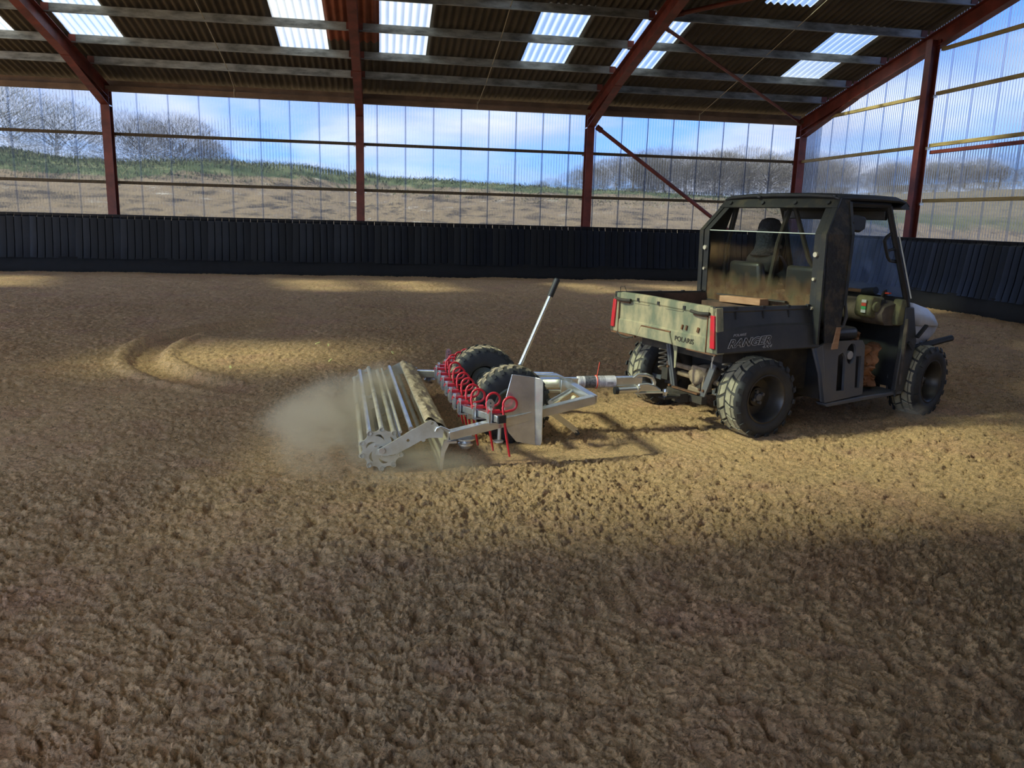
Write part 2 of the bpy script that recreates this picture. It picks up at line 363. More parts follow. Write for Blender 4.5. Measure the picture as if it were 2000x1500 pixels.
def add_floor():
    na, nr = 1130, 1050
    th = np.linspace(math.radians(90-9.6-53), math.radians(90-9.6+53), na)
    rr = 1.55*np.exp(np.linspace(0, math.log(29/1.55), nr))
    T, Rr = np.meshgrid(th, rr)
    x = (Rr*np.cos(T)).ravel(); y = (Rr*np.sin(T)).ravel()
    z = sand_h(x, y)
    idx = np.arange(na*nr).reshape(nr, na)
    q = np.stack([idx[:-1, :-1], idx[:-1, 1:], idx[1:, 1:], idx[1:, :-1]], -1).reshape(-1, 4)
    c = np.stack([x, y], 1)[q].mean(1)
    q = q[(c[:, 0] < XG-.12) & (c[:, 1] < YB-.1)]
    q = q[:, ::-1]
    me = bpy.data.meshes.new('floor')
    me.vertices.add(len(x)); me.vertices.foreach_set('co', np.stack([x, y, z], 1).astype(np.float32).ravel())
    me.loops.add(q.size); me.loops.foreach_set('vertex_index', q.astype(np.int32).ravel())
    me.polygons.add(len(q)); me.polygons.foreach_set('loop_start', np.arange(0, q.size, 4, dtype=np.int32))
    me.polygons.foreach_set('use_smooth', np.ones(len(q), bool))
    me.update(calc_edges=True); me.materials.append(M['sand'])
    o = bpy.data.objects.new('floor', me); COL.objects.link(o)
    tag(o, kind='structure')
    # the rest of the arena floor, out of the picture
    mb = MB(); g = []
    for yy in np.linspace(-1.2, YB, 12): g.append([(xx, yy, -.075) for xx in np.linspace(X0, XG, 22)])
    mb.grid(g).build('floor_base', 'sand', o, smooth=False)
    return o
def sand_material():
    m = bpy.data.materials.new('arena_sand'); m.use_nodes = True; nt = m.node_tree; b = nt.nodes['Principled BSDF']; L = nt.links.new
    b.inputs['Roughness'].default_value = .95; b.inputs['Specular IOR Level'].default_value = .15
    t = nd(nt, 'ShaderNodeTexCoord'); v = t.outputs['Object']
    n = nd(nt, 'ShaderNodeTexNoise', i_Scale=1.1, i_Detail=5, i_Roughness=.6); L(v, n.inputs['Vector'])
    c1 = ramp(nt, n.outputs[0], [(.32, (.70, .435, .235)), (.5, (.74, .49, .255)), (.68, (.69, .415, .245))])
    n2 = nd(nt, 'ShaderNodeTexNoise', i_Scale=42, i_Detail=7, i_Roughness=.72, i_Distortion=1.6); L(v, n2.inputs['Vector'])
    c2 = ramp(nt, n2.outputs[0], [(.34, (.30, .28, .27)), (.47, (.90, .90, .90)), (.64, (1.34, 1.32, 1.28))])  # dark flecks: fibres, plus the shade of small hollows put into the colour
    mu = nd(nt, 'ShaderNodeMixRGB', blend_type='MULTIPLY', i_0=1.); L(c1, mu.inputs[1]); L(c2, mu.inputs[2]); L(mu.outputs[0], b.inputs['Base Color'])
    # fibres mixed in the sand
    n3 = nd(nt, 'ShaderNodeTexNoise', i_Scale=70, i_Detail=7, i_Roughness=.72, i_Distortion=2.5); L(v, n3.inputs['Vector'])
    bp = nd(nt, 'ShaderNodeBump', i_Strength=1., i_Distance=.02); L(n3.outputs[0], bp.inputs['Height']); L(bp.outputs[0], b.inputs['Normal'])
    M['sand'] = m
sand_material()
floor = add_floor()

# --- rubber kickboards leaning outwards: boards in panels of six, a skirt below, a cap on top
def kick_board_mesh(wd):
    mb = MB(); prof = [(-.02, 1.415), (-.025, 1.36), (.0, 1.33), (.035, 1.05), (.075, .70), (.14, .36), (.15, .33)]
    rows = []
    for d, z in prof:
        rows.append([(0, -d+.012, z), (.006, -d-.006, z), (wd*.5, -d-.014, z), (wd-.006, -d-.006, z), (wd, -d+.012, z)])
    return mb.grid(rows).mesh('board', 'rubber', True, 28)
def kickboards(root, origin, along, inward, length, wd=.1745):
    """boards along a wall; local mesh runs along x, inward is -y"""
    me = kick_board_mesh(wd-.004); me2 = me.copy(); me2.materials.clear(); me2.materials.append(M['rubberdirt'])
    n = int(length/wd); rz = math.atan2(along[1], along[0])
    for i in range(n):
        k = i % 6; d = i*wd
        bow = .010*math.sin(k/5*PI)+rnd.uniform(-.002, .002)
        o = inst('board', me2 if rnd.random() < .45 else me, root,
                 (origin[0]+along[0]*d+inward[0]*bow, origin[1]+along[1]*d+inward[1]*bow, rnd.uniform(-.006, .006)),
                 (0, 0, rz+(k-2.5)*.030))
    e = (origin[0]+along[0]*n*wd, origin[1]+along[1]*n*wd)
    mb = MB(); rows = []
    for d, z in [(.14, .37), (.18, .10), (.20, -.06)]:
        rows.append([(origin[0]+along[0]*length*t+inward[0]*(d+.012*math.sin(t*60)), origin[1]+along[1]*length*t+inward[1]*(d+.012*math.sin(t*60)), z) for t in np.linspace(0, 1, 90)])
    mb.grid(rows).build('skirt', 'skirt', root, solid=.012)
    mb = MB()
    a = Vector((origin[0], origin[1], 1.413)); b = a+Vector((along[0], along[1], 0))*length; iv = Vector((inward[0], inward[1], 0))
    mb.bar(a-iv*.02, b-iv*.02, .05, .022).build('cap_strip', 'rubber', root, bevel=.004)
    mb = MB(); mb.bar(a-iv*.05+Vector((0, 0, -.75)), b-iv*.05+Vector((0, 0, -.75)), .02, 1.3).build('backing_boards', 'skirt', root)
kb = empty('baseboard_back', (0, 0, 0), kind='structure')
kickboards(kb, (-10.6, YB-.30), (1, 0), (0, -1), XG-.05+10.6)
kg = empty('baseboard_right', (0, 0, 0), kind='structure')
kickboards(kg, (XG-.28, YB-.35), (0, -1), (-1, 0), 13.2)
mb = MB(); mb.box(X0, -10.6, YB-.32, YB, -.1, 1.42); mb.box(X0, X0+.2, -.5, YB, -.1, 1.0); mb.box(XG-.25, XG, -.5, YB-13.4, -.1, 1.42)
tag(mb.build('baseboard_left', 'skirt', None), kind='structure')

# --- ribbed polycarbonate sheeting
def sheet_mesh(name, width, z0, z1a, z1b, mt, pitch=.076, dep=.018):
    """along x; the top may slope from z1a to z1b"""
    mb = MB(); n = int(round(width/pitch)); xs = []; 
    for i in range(n):
        x = i*pitch
        xs += [(x, 0), (x+pitch*.42, 0), (x+pitch*.54, -dep), (x+pitch*.88, -dep)]
    xs.append((width, 0))
    f = lambda x: z1a+(z1b-z1a)*x/width
    mb.grid([[(x, y, z0) for x, y in xs], [(x, y, f(x)) for x, y in xs]])
    return mb.mesh(name, mt, smooth=False)
def joint_mesh(z0, z1):
    mb = MB(); mb.grid([[(x, y, z) for x, y in [(-.026, .002), (-.022, .012), (.022, .012), (.026, .002)]] for z in (z0, z1)])
    return mb.mesh('lap', 'polyjoint', smooth=False)
SW = .738
wb = empty('wall_back', (0, 0, 0), kind='structure')
sm = sheet_mesh('polycarbonate_sheet', SW, 1.0, 4.55, 4.55, 'poly'); jm = joint_mesh(1.0, 4.55)
xs0 = -.05-SW*13
nsh = int((XG+.1-xs0)/SW)
for i in range(nsh+1):
    x = xs0+i*SW
    if x > XG: break
    inst('polycarbonate_sheet', sm, wb, (x, YB+.12, 0))
    inst('lap', jm, wb, (x, YB+.12, 0))
inst('polycarbonate_sheet', sheet_mesh('polycarbonate_sheet', xs0-X0, 1.0, 4.55, 4.55, 'poly', pitch=.4), wb, (X0, YB+.12, 0))
def rail(root, p, q, mt='timber', w_=.07, h_=.075):
    MB().bar(p, q, w_, h_).build('rail', mt, root, bevel=.006)
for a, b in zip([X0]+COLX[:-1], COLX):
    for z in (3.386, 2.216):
        rail(wb, (a+.08, YB+.02, z), (b-.08, YB+.02, z+.0), 'timbershade')
wr = empty('wall_right', (0, 0, 0), kind='structure')
y = YB
while y > -.4:
    za, zb = roofz(y)+.18, roofz(y-SW)+.18
    inst('polycarbonate_sheet', sheet_mesh('polycarbonate_sheet', SW, 1.0, za, zb, 'poly'), wr, (XG+.14, y, 0), (0, 0, -PI/2))
    inst('lap', joint_mesh(1.0, za), wr, (XG+.14, y, 0), (0, 0, -PI/2))
    y -= SW
GCY = [16.376, 10.9, 5.4]
def gy_at(z):       # where a rail at height z meets the sloping roof line
    return min(21.9, (9.3503-.30-z)/.2203)
for z in (2.216, 3.386, 4.458, 5.355):
    ys = [gy_at(z)]+[g for g in GCY if g < gy_at(z)]+[-.4]
    for a, b in zip(ys[:-1], ys[1:]):
        rail(wr, (XG+.04, a-.06, z), (XG+.04, b+.06, z))
rail(wr, (XG+.035, GCY[0]-.10, 3.24), (XG+.035, GCY[1]+.10, 3.24), 'red', .06, .075)
# unseen near wall: boards added on the right, left kept open, to steer light
wf = empty('wall_front_added', (0, 0, 0), kind='structure')
for i in range(13):
    MB().box(-.2+i*.93, -.2+i*.93+.915, -.60, -.55, 0, 4.5).build('board', 'eaves', wf)

# --- steel portal frames
def ibeam(mb, p, q, dep_dir, dep, wid, tf=.014, tw=.010):
    p = Vector(p); q = Vector(q); t = (q-p).normalized(); d = Vector(dep_dir); d = (d-t*d.dot(t)).normalized(); a = t.cross(d).normalized()
    h, b = dep/2, wid/2
    pr = [(-b, -h), (b, -h), (b, -h+tf), (tw/2, -h+tf), (tw/2, h-tf), (b, h-tf), (b, h), (-b, h), (-b, h-tf), (-tw/2, h-tf), (-tw/2, -h+tf), (-b, -h+tf)]
    mb.prism([p+a*x+d*y_ for x, y_ in pr], q-p); return mb
def portal(x, label):
    r = empty('portal_frame', (x, YB, 0), 0, label, 'frame', 'steel frames of the arena')
    ce = YB-.14
    mb = MB(); ibeam(mb, (0, -.14, 0), (0, -.14, 4.40), (0, 1, 0), .26, .205); mb.build('column', 'red', r)
    # rafter up to the ridge, then down to the near eaves
    for s in (0, 1):
        yr = RIDGE_Y; y1 = ce if not s else 2*RIDGE_Y-ce
        P = Vector((0, y1-YB, roofz(y1)-.17)); Q = Vector((0, yr-YB, roofz(yr)-.17))
        mb = MB(); ibeam(mb, P, Q, (0, 0, 1), .33, .19); mb.build('rafter', 'red', r)
        if s == 0:
            a = Vector((0, ce-YB-.06, 4.03)); b = Vector((0, 19.35-YB, roofz(19.35)-.34)); c = Vector((0, ce-YB-.06, 4.62))
            mb = MB(); mb.prism([a+Vector((-.006, 0, 0)), b+Vector((-.006, 0, 0)), c+Vector((-.006, 0, 0))], (.012, 0, 0)); mb.bar(a, b, .19, .016); mb.build('haunch', 'red', r)
            mb = MB(); mb.box(-.0975, .0975, ce-YB-.11, ce-YB+.10, 4.02, 4.05); mb.build('stiffener', 'zinc', r)
    for yy in PY:
        z = roofz(yy)
        for a, b in ((.03, .17), (-.17, -.03)): MB().box(a, b, yy-YB-.012, yy-YB-.004, z-.02, z+.17).build('cleat', 'red', r)
    for z in (3.386, 2.216):
        for a, b in ((-.16, -.10), (.10, .16)): MB().box(a, b, -.03, .0, z-.075, z-.045).build('cleat', 'zinc', r)
    return r
PY = [20.66, 19.56, 18.18, 16.80, 15.35, 13.95, 12.5, 11.2]
names = {2: 'rust red steel frame leftmost in the photo with column and sloping rafter', 3: 'rust red steel frame left of the middle, its rafter rising straight up',
         4: 'rust red steel frame right of the middle, braced beside its column', 5: 'rust red corner end frame whose rafter is lit orange along the right gable'}
for i, x in enumerate(COLX):
    portal(x, names.get(i, ('rust red steel frame at the open left end, outside the photo', 'rust red steel frame just beyond the left edge of the photo')[i % 2]))
def gable_post(y, label):
    r = empty('gable_post', (XG, y, 0), 0, label, 'post')
    mb = MB(); ibeam(mb, (-.145, 0, 0), (-.145, 0, roofz(y)-.20), (1, 0, 0), .20, .19); mb.build('post', 'red', r)
    for z in (2.216, 3.386, 4.458, 5.355):
        if z < roofz(y)-.4:
            MB().box(-.10, -.02, -.15, -.10, z-.10, z-.04).build('cleat', 'zinc', r)
gable_post(GCY[0], 'rust red steel post in the middle of the right gable wall')
gable_post(GCY[1], 'rust red steel post at the ridge of the gable, beyond the right edge'); gable_post(GCY[2], 'rust red steel post in the near half of the gable, out of view')
def brace(name, p, q, r, label, cat='brace'):
    o = empty(name, p, 0, label, cat); q = Vector(q)-Vector(p)
    MB().tube([(0, 0, 0), q], r, 10).build('tube', 'red', o)
    for e, s in ((Vector((0, 0, 0)), 1), (q, -1)):
        d = q.normalized()*s; MB().bar(e-d*.02, e+d*.16, r*.5, r*2.6).build('end_plate', 'red', o)
brace('wall_brace', (5.80, 21.78, 4.06), (11.55, 21.78, .25), .055, 'rust red diagonal wall brace running down behind the cab roof')
brace('roof_brace', (5.80, 16.75, 5.50), (11.55, 21.60, 4.42), .038, 'thin rust red diagonal brace under the roof, running down to the corner')
brace('roof_brace', (5.80, 16.15, 5.62), (11.5, 12.1, 6.45), .045, 'rust red brace under the roof at the top edge of the photo')

# --- roof: fibre cement sheets, translucent sheets, purlins
ceil = empty('ceiling', (0, 0, 0), kind='structure')
PIT = .1564; SWR = 7*PIT
def roof_sheet_mesh(name, y0, y1, mt, lift=0., mirror=False, t=7):
    mb = MB(); n = 7*t; rows = []
    for yy in (y0, y1):
        Y = 2*RIDGE_Y-yy if mirror else yy
        rows.append([(SWR*1.03*i/n, Y, roofz(yy)+.215+lift+.026*math.cos(2*PI*(SWR*1.03*i/n)/PIT)) for i in range(n+1)])
    return mb.grid(rows).mesh(name, mt, True, 80, fix=False)
XS = -2.2; KS = range(-15, 13)
SKY_A = {-6, -4, 0, 2, 5, 7, 11, -12}; SKY_B = {4, 9}
SKY_C = {1, 6, -5, -11, -16}
m_e = roof_sheet_mesh('roof_sheet', 19.15, 22.45, 'cement', -.006)
m_es = roof_sheet_mesh('roof_sheet', 19.72, 22.45, 'cement', -.006)
m_a = roof_sheet_mesh('roof_sheet', 16.25, 19.33, 'cement'); m_b = roof_sheet_mesh('roof_sheet', 13.4, 16.42, 'cement', .006); m_c = roof_sheet_mesh('roof_sheet', RIDGE_Y, 13.55, 'cement', .012)
m_sa = roof_sheet_mesh('skylight_sheet', 16.9, 19.80, 'skylight', .004); m_a2 = roof_sheet_mesh('roof_sheet', 16.25, 16.98, 'cement', .008)
m_sb = roof_sheet_mesh('skylight_sheet', 13.9, 16.78, 'skylight', .010); m_b2 = roof_sheet_mesh('roof_sheet', 13.4, 14.0, 'cement', .014)
m_ar = roof_sheet_mesh('roof_sheet', 16.25, 19.33, 'cementred')
for k in KS:
    x = XS+k*SWR
    A, B = k in SKY_A, k in SKY_B
    inst('roof_sheet', m_es if A else m_e, ceil, (x, 0, 0))
    if A: inst('skylight_sheet', m_sa, ceil, (x, 0, 0)); inst('roof_sheet', m_a2, ceil, (x, 0, 0))
    else: inst('roof_sheet', m_ar if k == 1 else m_a, ceil, (x, 0, 0))
    if B: inst('skylight_sheet', m_sb, ceil, (x, 0, 0)); inst('roof_sheet', m_b2, ceil, (x, 0, 0))
    else: inst('roof_sheet', m_b, ceil, (x, 0, 0))
    inst('roof_sheet', m_c, ceil, (x, 0, 0))
# near slope, out of the picture: the same sheets, its skylights let the sun in on the sand
N1 = (-.95, 2.05); N2 = (2.05, 3.55); N3 = (3.55, 6.75); N4 = (6.75, 7.9); N5 = (7.9, 9.6); N6 = (9.6, RIDGE_Y)
FRONT_SKY = FRONT
for k in KS:
    x = XS+k*SWR
    for j, (a, b) in enumerate((N1, N2, N3, N4, N5, N6)):
        sk = (j, k) in FRONT_SKY
        key = (j, sk)
        if key not in globals().setdefault('_fm', {}):
            _fm[key] = roof_sheet_mesh('skylight_sheet' if sk else 'roof_sheet', 2*RIDGE_Y-a, 2*RIDGE_Y-b, 'skylight' if sk else 'cement', .004*j, mirror=True, t=4)
        inst('skylight_sheet' if sk else 'roof_sheet', _fm[key], ceil, (x, 0, 0))
def purlin_mesh(ln):
    mb = MB(); pr = [(0, 0), (.05, 0), (.05, .02), (.053, .02), (.053, -.003), (-.003, -.003), (-.003, .173), (-.055, .173), (-.055, .153), (-.052, .153), (-.052, .17), (0, .17)]
    mb.prism([(0, -y_, z) for y_, z in pr], (ln, 0, 0)); return mb.mesh('purlin', 'galv', False)
bays = list(zip([X0]+COLX[:-1], COLX))
pm = purlin_mesh(6.0)
for a, b in bays:
    for yy in PY:
        inst('purlin', pm, ceil, (a+.05, yy, roofz(yy)), (.0, 0, 0))
    for yy in (9.6, 6.8, 4.0, 1.2):
        inst('purlin', pm, ceil, (a+.05, yy, roofz(yy)))
    o = MB().box(0, b-a-.02, YB-.20, YB-.02, 4.375, 4.50).build('eaves_beam', 'eaves', ceil, loc=(a+.01, 0, 0))
    MB().box(0, b-a-.02, YB-.05, YB+.02, 4.50, 4.64).build('eaves_beam', 'eaves', ceil, loc=(a+.01, 0, 0))
    MB().tube([((a+b)/2, YB-.10, 4.50), ((a+b)/2+.05, 20.66, roofz(20.66)+.03), ((a+b)/2+.05, 18.2, roofz(18.2)+.05), ((a+b)/2, 15.4, roofz(15.4)+.06)], .009, 6).build('sag_rod', 'zincd', ceil)
    MB().bar(((a+b)/2-.02, YB-.21, 4.36), ((a+b)/2-.02, YB-.21, 4.56), .03, .012).build('hanger_strap', 'zincd', ceil)

# ------------------------------------------------------------------ outside
BX = [-60, -26, -15.8, -13.4, -10.7, -7.1, -5.4, -3.2, -1.2, .45, 3.7, 6.1, 9.4, 13.7, 22, 40, 120]
BZ = [5.6, 4.6, 3.85, 3.55, 3.42, 3.64, 3.61, 3.56, 3.27, 3.20, 3.12, 3.08, 2.98, 2.90, 2.6, 2.2, 2.2]
def land_h(x, y):
    cz = np.interp(x, BX, BZ)
    base = .9+.35*sstep(-5, 8, x)*0
    t = sstep(23.0, 38.5, y)
    bank = base+(cz-base)*t**.8+ .10*gnoise(x*.5, y*.5, 31)*sstep(23, 27, y)+.05*gnoise(x*1.7, y*1.7, 32)*sstep(23, 27, y)+.035*gnoise(x*5, y*5, 33)*sstep(23, 27, y)
    bank = bank-.4*sstep(39, 44, y)
    side = .95+5.2*sstep(22, 120, x)+.12*gnoise(x*.2, y*.2, 34)
    m = sstep(12.5, 26, x)
    z = bank*(1-m)+np.maximum(bank*.0+side, (bank*sstep(24, 40, y)))*m
    z = z+2.6*sstep(45, 85, y)*sstep(5, 25, x)
    inside = (x > X0-.6) & (x < XG+.35) & (y < YB+.35) & (y > -1.0)
    z = np.where(inside, -.35, z)
    z = np.where((y <= -1.0), -.08, z)
    return z
def add_land():
    xs = np.concatenate([np.linspace(-70, -32, 14), np.linspace(-31.5, 26, 300), np.linspace(27, 150, 50)])
    ys = np.concatenate([np.linspace(-70, -1.3, 10), np.linspace(-.9, 22.1, 12), np.linspace(22.4, 46, 130), np.linspace(47.5, 170, 46)])
    Xg, Yg = np.meshgrid(xs, ys); z = land_h(Xg.ravel(), Yg.ravel()).reshape(Xg.shape)
    mb = MB(); n = len(xs)
    mb.v = list(map(tuple, np.stack([Xg.ravel(), Yg.ravel(), z.ravel()], 1)))
    mb.f = [(i*n+j, i*n+j+1, (i+1)*n+j+1, (i+1)*n+j) for i in range(len(ys)-1) for j in range(n-1)]
    m = bpy.data.materials.new('rough_bank'); m.use_nodes = True; nt = m.node_tree; b = nt.nodes['Principled BSDF']; L = nt.links.new
    b.inputs['Roughness'].default_value = .95; b.inputs['Specular IOR Level'].default_value = .1
    t = nd(nt, 'ShaderNodeTexCoord'); s = nd(nt, 'ShaderNodeSeparateXYZ'); L(t.outputs['Object'], s.inputs[0])
    mp = nd(nt, 'ShaderNodeMapping'); mp.inputs['Scale'].default_value = (.6, .6, 1.8); L(t.outputs['Object'], mp.inputs[0])
    n = nd(nt, 'ShaderNodeTexNoise', i_Scale=1.7, i_Detail=9, i_Roughness=.80); L(mp.outputs[0], n.inputs['Vector'])
    soil = ramp(nt, n.outputs[0], [(.36, (.035, .027, .02)), (.45, (.10, .072, .047)), (.52, (.30, .205, .11)), (.58, (.13, .085, .055)), (.66, (.60, .50, .36))])
    n2 = nd(nt, 'ShaderNodeTexNoise', i_Scale=1.3, i_Detail=6); L(mp.outputs[0], n2.inputs['Vector'])
    gr = ramp(nt, n2.outputs[0], [(.35, (.035, .050, .018)), (.55, (.085, .10, .036)), (.7, (.26, .235, .11))])
    # grass grows along the top of the bank and on the far fields
    ht = nd(nt, 'ShaderNodeMapRange', i_1=31.5, i_2=36.0); L(s.outputs['Y'], ht.inputs[0])
    xr = nd(nt, 'ShaderNodeMapRange', i_1=14, i_2=-14, i_3=-.25, i_4=.30); L(s.outputs['X'], xr.inputs[0])
    ad = nd(nt, 'ShaderNodeMath', operation='ADD'); L(ht.outputs[0], ad.inputs[0]); L(xr.outputs[0], ad.inputs[1])
    n3 = nd(nt, 'ShaderNodeTexNoise', i_Scale=.5, i_Detail=5); L(t.outputs['Object'], n3.inputs['Vector'])
    ad2 = nd(nt, 'ShaderNodeMath', operation='ADD'); L(ad.outputs[0], ad2.inputs[0]); L(n3.outputs[0], ad2.inputs[1])
    gm = ramp(nt, ad2.outputs[0], [(.95, (0, 0, 0)), (1.25, (1, 1, 1))])
    xm = nd(nt, 'ShaderNodeMapRange', i_1=45, i_2=90, i_4=.40); L(s.outputs['X'], xm.inputs[0])
    ym = nd(nt, 'ShaderNodeMapRange', i_1=-1, i_2=-4); L(s.outputs['Y'], ym.inputs[0])
    mxx = nd(nt, 'ShaderNodeMath', operation='MAXIMUM'); xg = nd(nt, 'ShaderNodeMapRange', i_1=20, i_2=40, i_3=1., i_4=.25); L(s.outputs['X'], xg.inputs[0]); gx = nd(nt, 'ShaderNodeMath', operation='MULTIPLY'); L(gm, gx.inputs[0]); L(xg.outputs[0], gx.inputs[1]); L(gx.outputs[0], mxx.inputs[0]); L(xm.outputs[0], mxx.inputs[1])
    mi = nd(nt, 'ShaderNodeMixRGB'); L(mxx.outputs[0], mi.inputs[0]); L(soil, mi.inputs[1]); L(gr, mi.inputs[2]); L(mi.outputs[0], b.inputs['Base Color'])
    M['land'] = m
    o = mb.build('ground_outside', 'land', None, fix=False); tag(o, kind='structure'); return o
add_land()
# grass tufts along the crest
def add_tufts():
    mb = MB()
    r_ = random.Random(5)
    for i in range(9000):
        x = r_.uniform(-20, 18); y = r_.gauss(37.6, 1.6) if r_.random() < .75 else r_.uniform(31, 38)
        if r_.random() < sstep(-6, 14, np.array(x))*.55: continue
        z = float(land_h(np.array([x]), np.array([y]))[0]); h = r_.uniform(.05, .15)*(1.3 if x < 0 else .8)
        a = r_.uniform(0, PI); dx_, dy_ = math.cos(a)*.07, math.sin(a)*.07; lx, ly = r_.uniform(-.12, .12), r_.uniform(-.12, .12)
        mb.add([(x-dx_, y-dy_, z-.03), (x+dx_, y+dy_, z-.03), (x+lx, y+ly, z+h)], [(0, 1, 2)])
    o = mb.build('rough_grass', 'grass', None, smooth=False, fix=False)
    tag(o, 'rough green grass growing along the top of the bank', 'grass', kind='stuff')
add_tufts()
# bare winter trees
def tree_meshes(seed, hgt, wid, ntw, mt):
    r_ = random.Random(seed)
    tr = MB(); tr.tube([(0, 0, -.3), (.05, 0, hgt*.25), (.0, .08, hgt*.5), (.1, .0, hgt*.8)], [hgt*.03, hgt*.022, hgt*.014, hgt*.004], 6)
    tips = []
    for i in range(16):
        z0 = r_.uniform(.22, .6)*hgt; a = r_.uniform(0, 2*PI); ln = r_.uniform(.5, 1.0)
        e = (math.cos(a)*wid*.46*ln, math.sin(a)*wid*.46*ln, z0+r_.uniform(.12, .36)*hgt)
        tr.tube([(0, 0, z0), (e[0]*.5, e[1]*.5, z0+(e[2]-z0)*.62), e], [hgt*.010, hgt*.006, hgt*.002], 5, caps=False); tips.append(e)
    tw = MB()
    for i in range(ntw):
        while True:
            p = Vector((r_.uniform(-1, 1), r_.uniform(-1, 1), r_.uniform(-1, 1)))
            if p.length < 1 and r_.random() < .35+.65*p.length: break
        p = Vector((p.x*wid/2, p.y*wid/2, hgt*.50+p.z*hgt*.49))
        d = (Vector((p.x, p.y, (p.z-hgt*.35)))).normalized()+Vector((r_.gauss(0, .45), r_.gauss(0, .45), r_.gauss(.25, .4)))
        d.normalize(); ln = r_.uniform(.35, .9)*hgt/7; s = d.orthogonal().normalized(); s.rotate(__import__('mathutils').Quaternion(d, r_.uniform(0, 6))); wv = hgt*.0030
        tw.add([p-s*wv, p+s*wv, p+d*ln], [(0, 1, 2)])
    return tr.mesh('trunk', 'bark', True), tw.mesh('crown', mt, False, fix=False)
TM = [tree_meshes(3, 7, 6.4, 5200, 'twig'), tree_meshes(8, 7, 7.2, 5200, 'twig'), tree_meshes(21, 7, 6.0, 4200, 'twigpale')]
def tree(x, y, h, k, label, group, wx=1.):
    z = float(land_h(np.array([x]), np.array([y]))[0])
    r = empty('bare_tree', (x, y, z-.1), rnd.uniform(0, 6), label, 'tree', group); s = h/7
    for nm, me in zip(('trunk', 'crown'), TM[k]): inst(nm, me, r, scale=(s*wx, s*wx, s))
    r_ = r.children[1]; r_['kind'] = 'stuff'
for x, y, h, k, lb in [(-12.4, 47, 3.3, 0, 'round bare tree on the bank, just right of the leftmost frame'), (-10.6, 48, 3.5, 1, 'round bare tree on the bank, right of two beside the leftmost frame'),
                       (-9.0, 47.5, 2.2, 0, 'small low bare bush at the right foot of the round trees on the bank'),
                       (-18.6, 46, 4.3, 2, 'pale wispy tree at the left edge beyond the bank'), (-16.2, 48, 3.6, 2, 'pale wispy tree beyond the bank, second from the left edge')]:
    tree(x, y, h, k, lb, 'bare trees on the left of the bank', 1.25)
wl_ = 'bare brown tree of the woods beyond the bank, behind the utility vehicle'
for i, (x, h) in enumerate([(15.5, 1.4), (17.5, 2.1), (19.5, 2.7), (21.5, 3.2), (23.6, 3.6), (25.6, 3.5), (27.6, 3.6), (29.8, 3.8), (32, 4.2), (34.2, 4.3), (36.4, 4.3), (38.6, 4.0), (41, 4.2), (24, 2.6), (30, 3.0), (36, 3.2), (43.5, 4.1), (46, 4.3)]):
    tree(x, 74+rnd.uniform(-2, 6), h*.95+.35, i % 2, wl_, 'woods beyond the bank', 1.5)
wg = 'bare brown tree in the tree line far beyond the right gable wall'
for i in range(26):
    t = i/25; x = 88+rnd.uniform(-5, 5); y = 150-78*t+rnd.uniform(-1.5, 1.5)
    tree(x, y, 4.2+rnd.uniform(-.8, 1.4), i % 2, wg, 'tree line beyond the gable', 1.5)
# ------------------------------------------------------------------ utility vehicle: x forward, y to its left, z up
UV = empty('utility_vehicle', (VO[0], VO[1], 0), VTH, 'muddy two-seat utility vehicle with cargo bed and cab, towing the arena grader', 'vehicle')
def part(mb, name, mt, parent=None, **kw): return mb.build(name, mt, parent or UV, **kw)
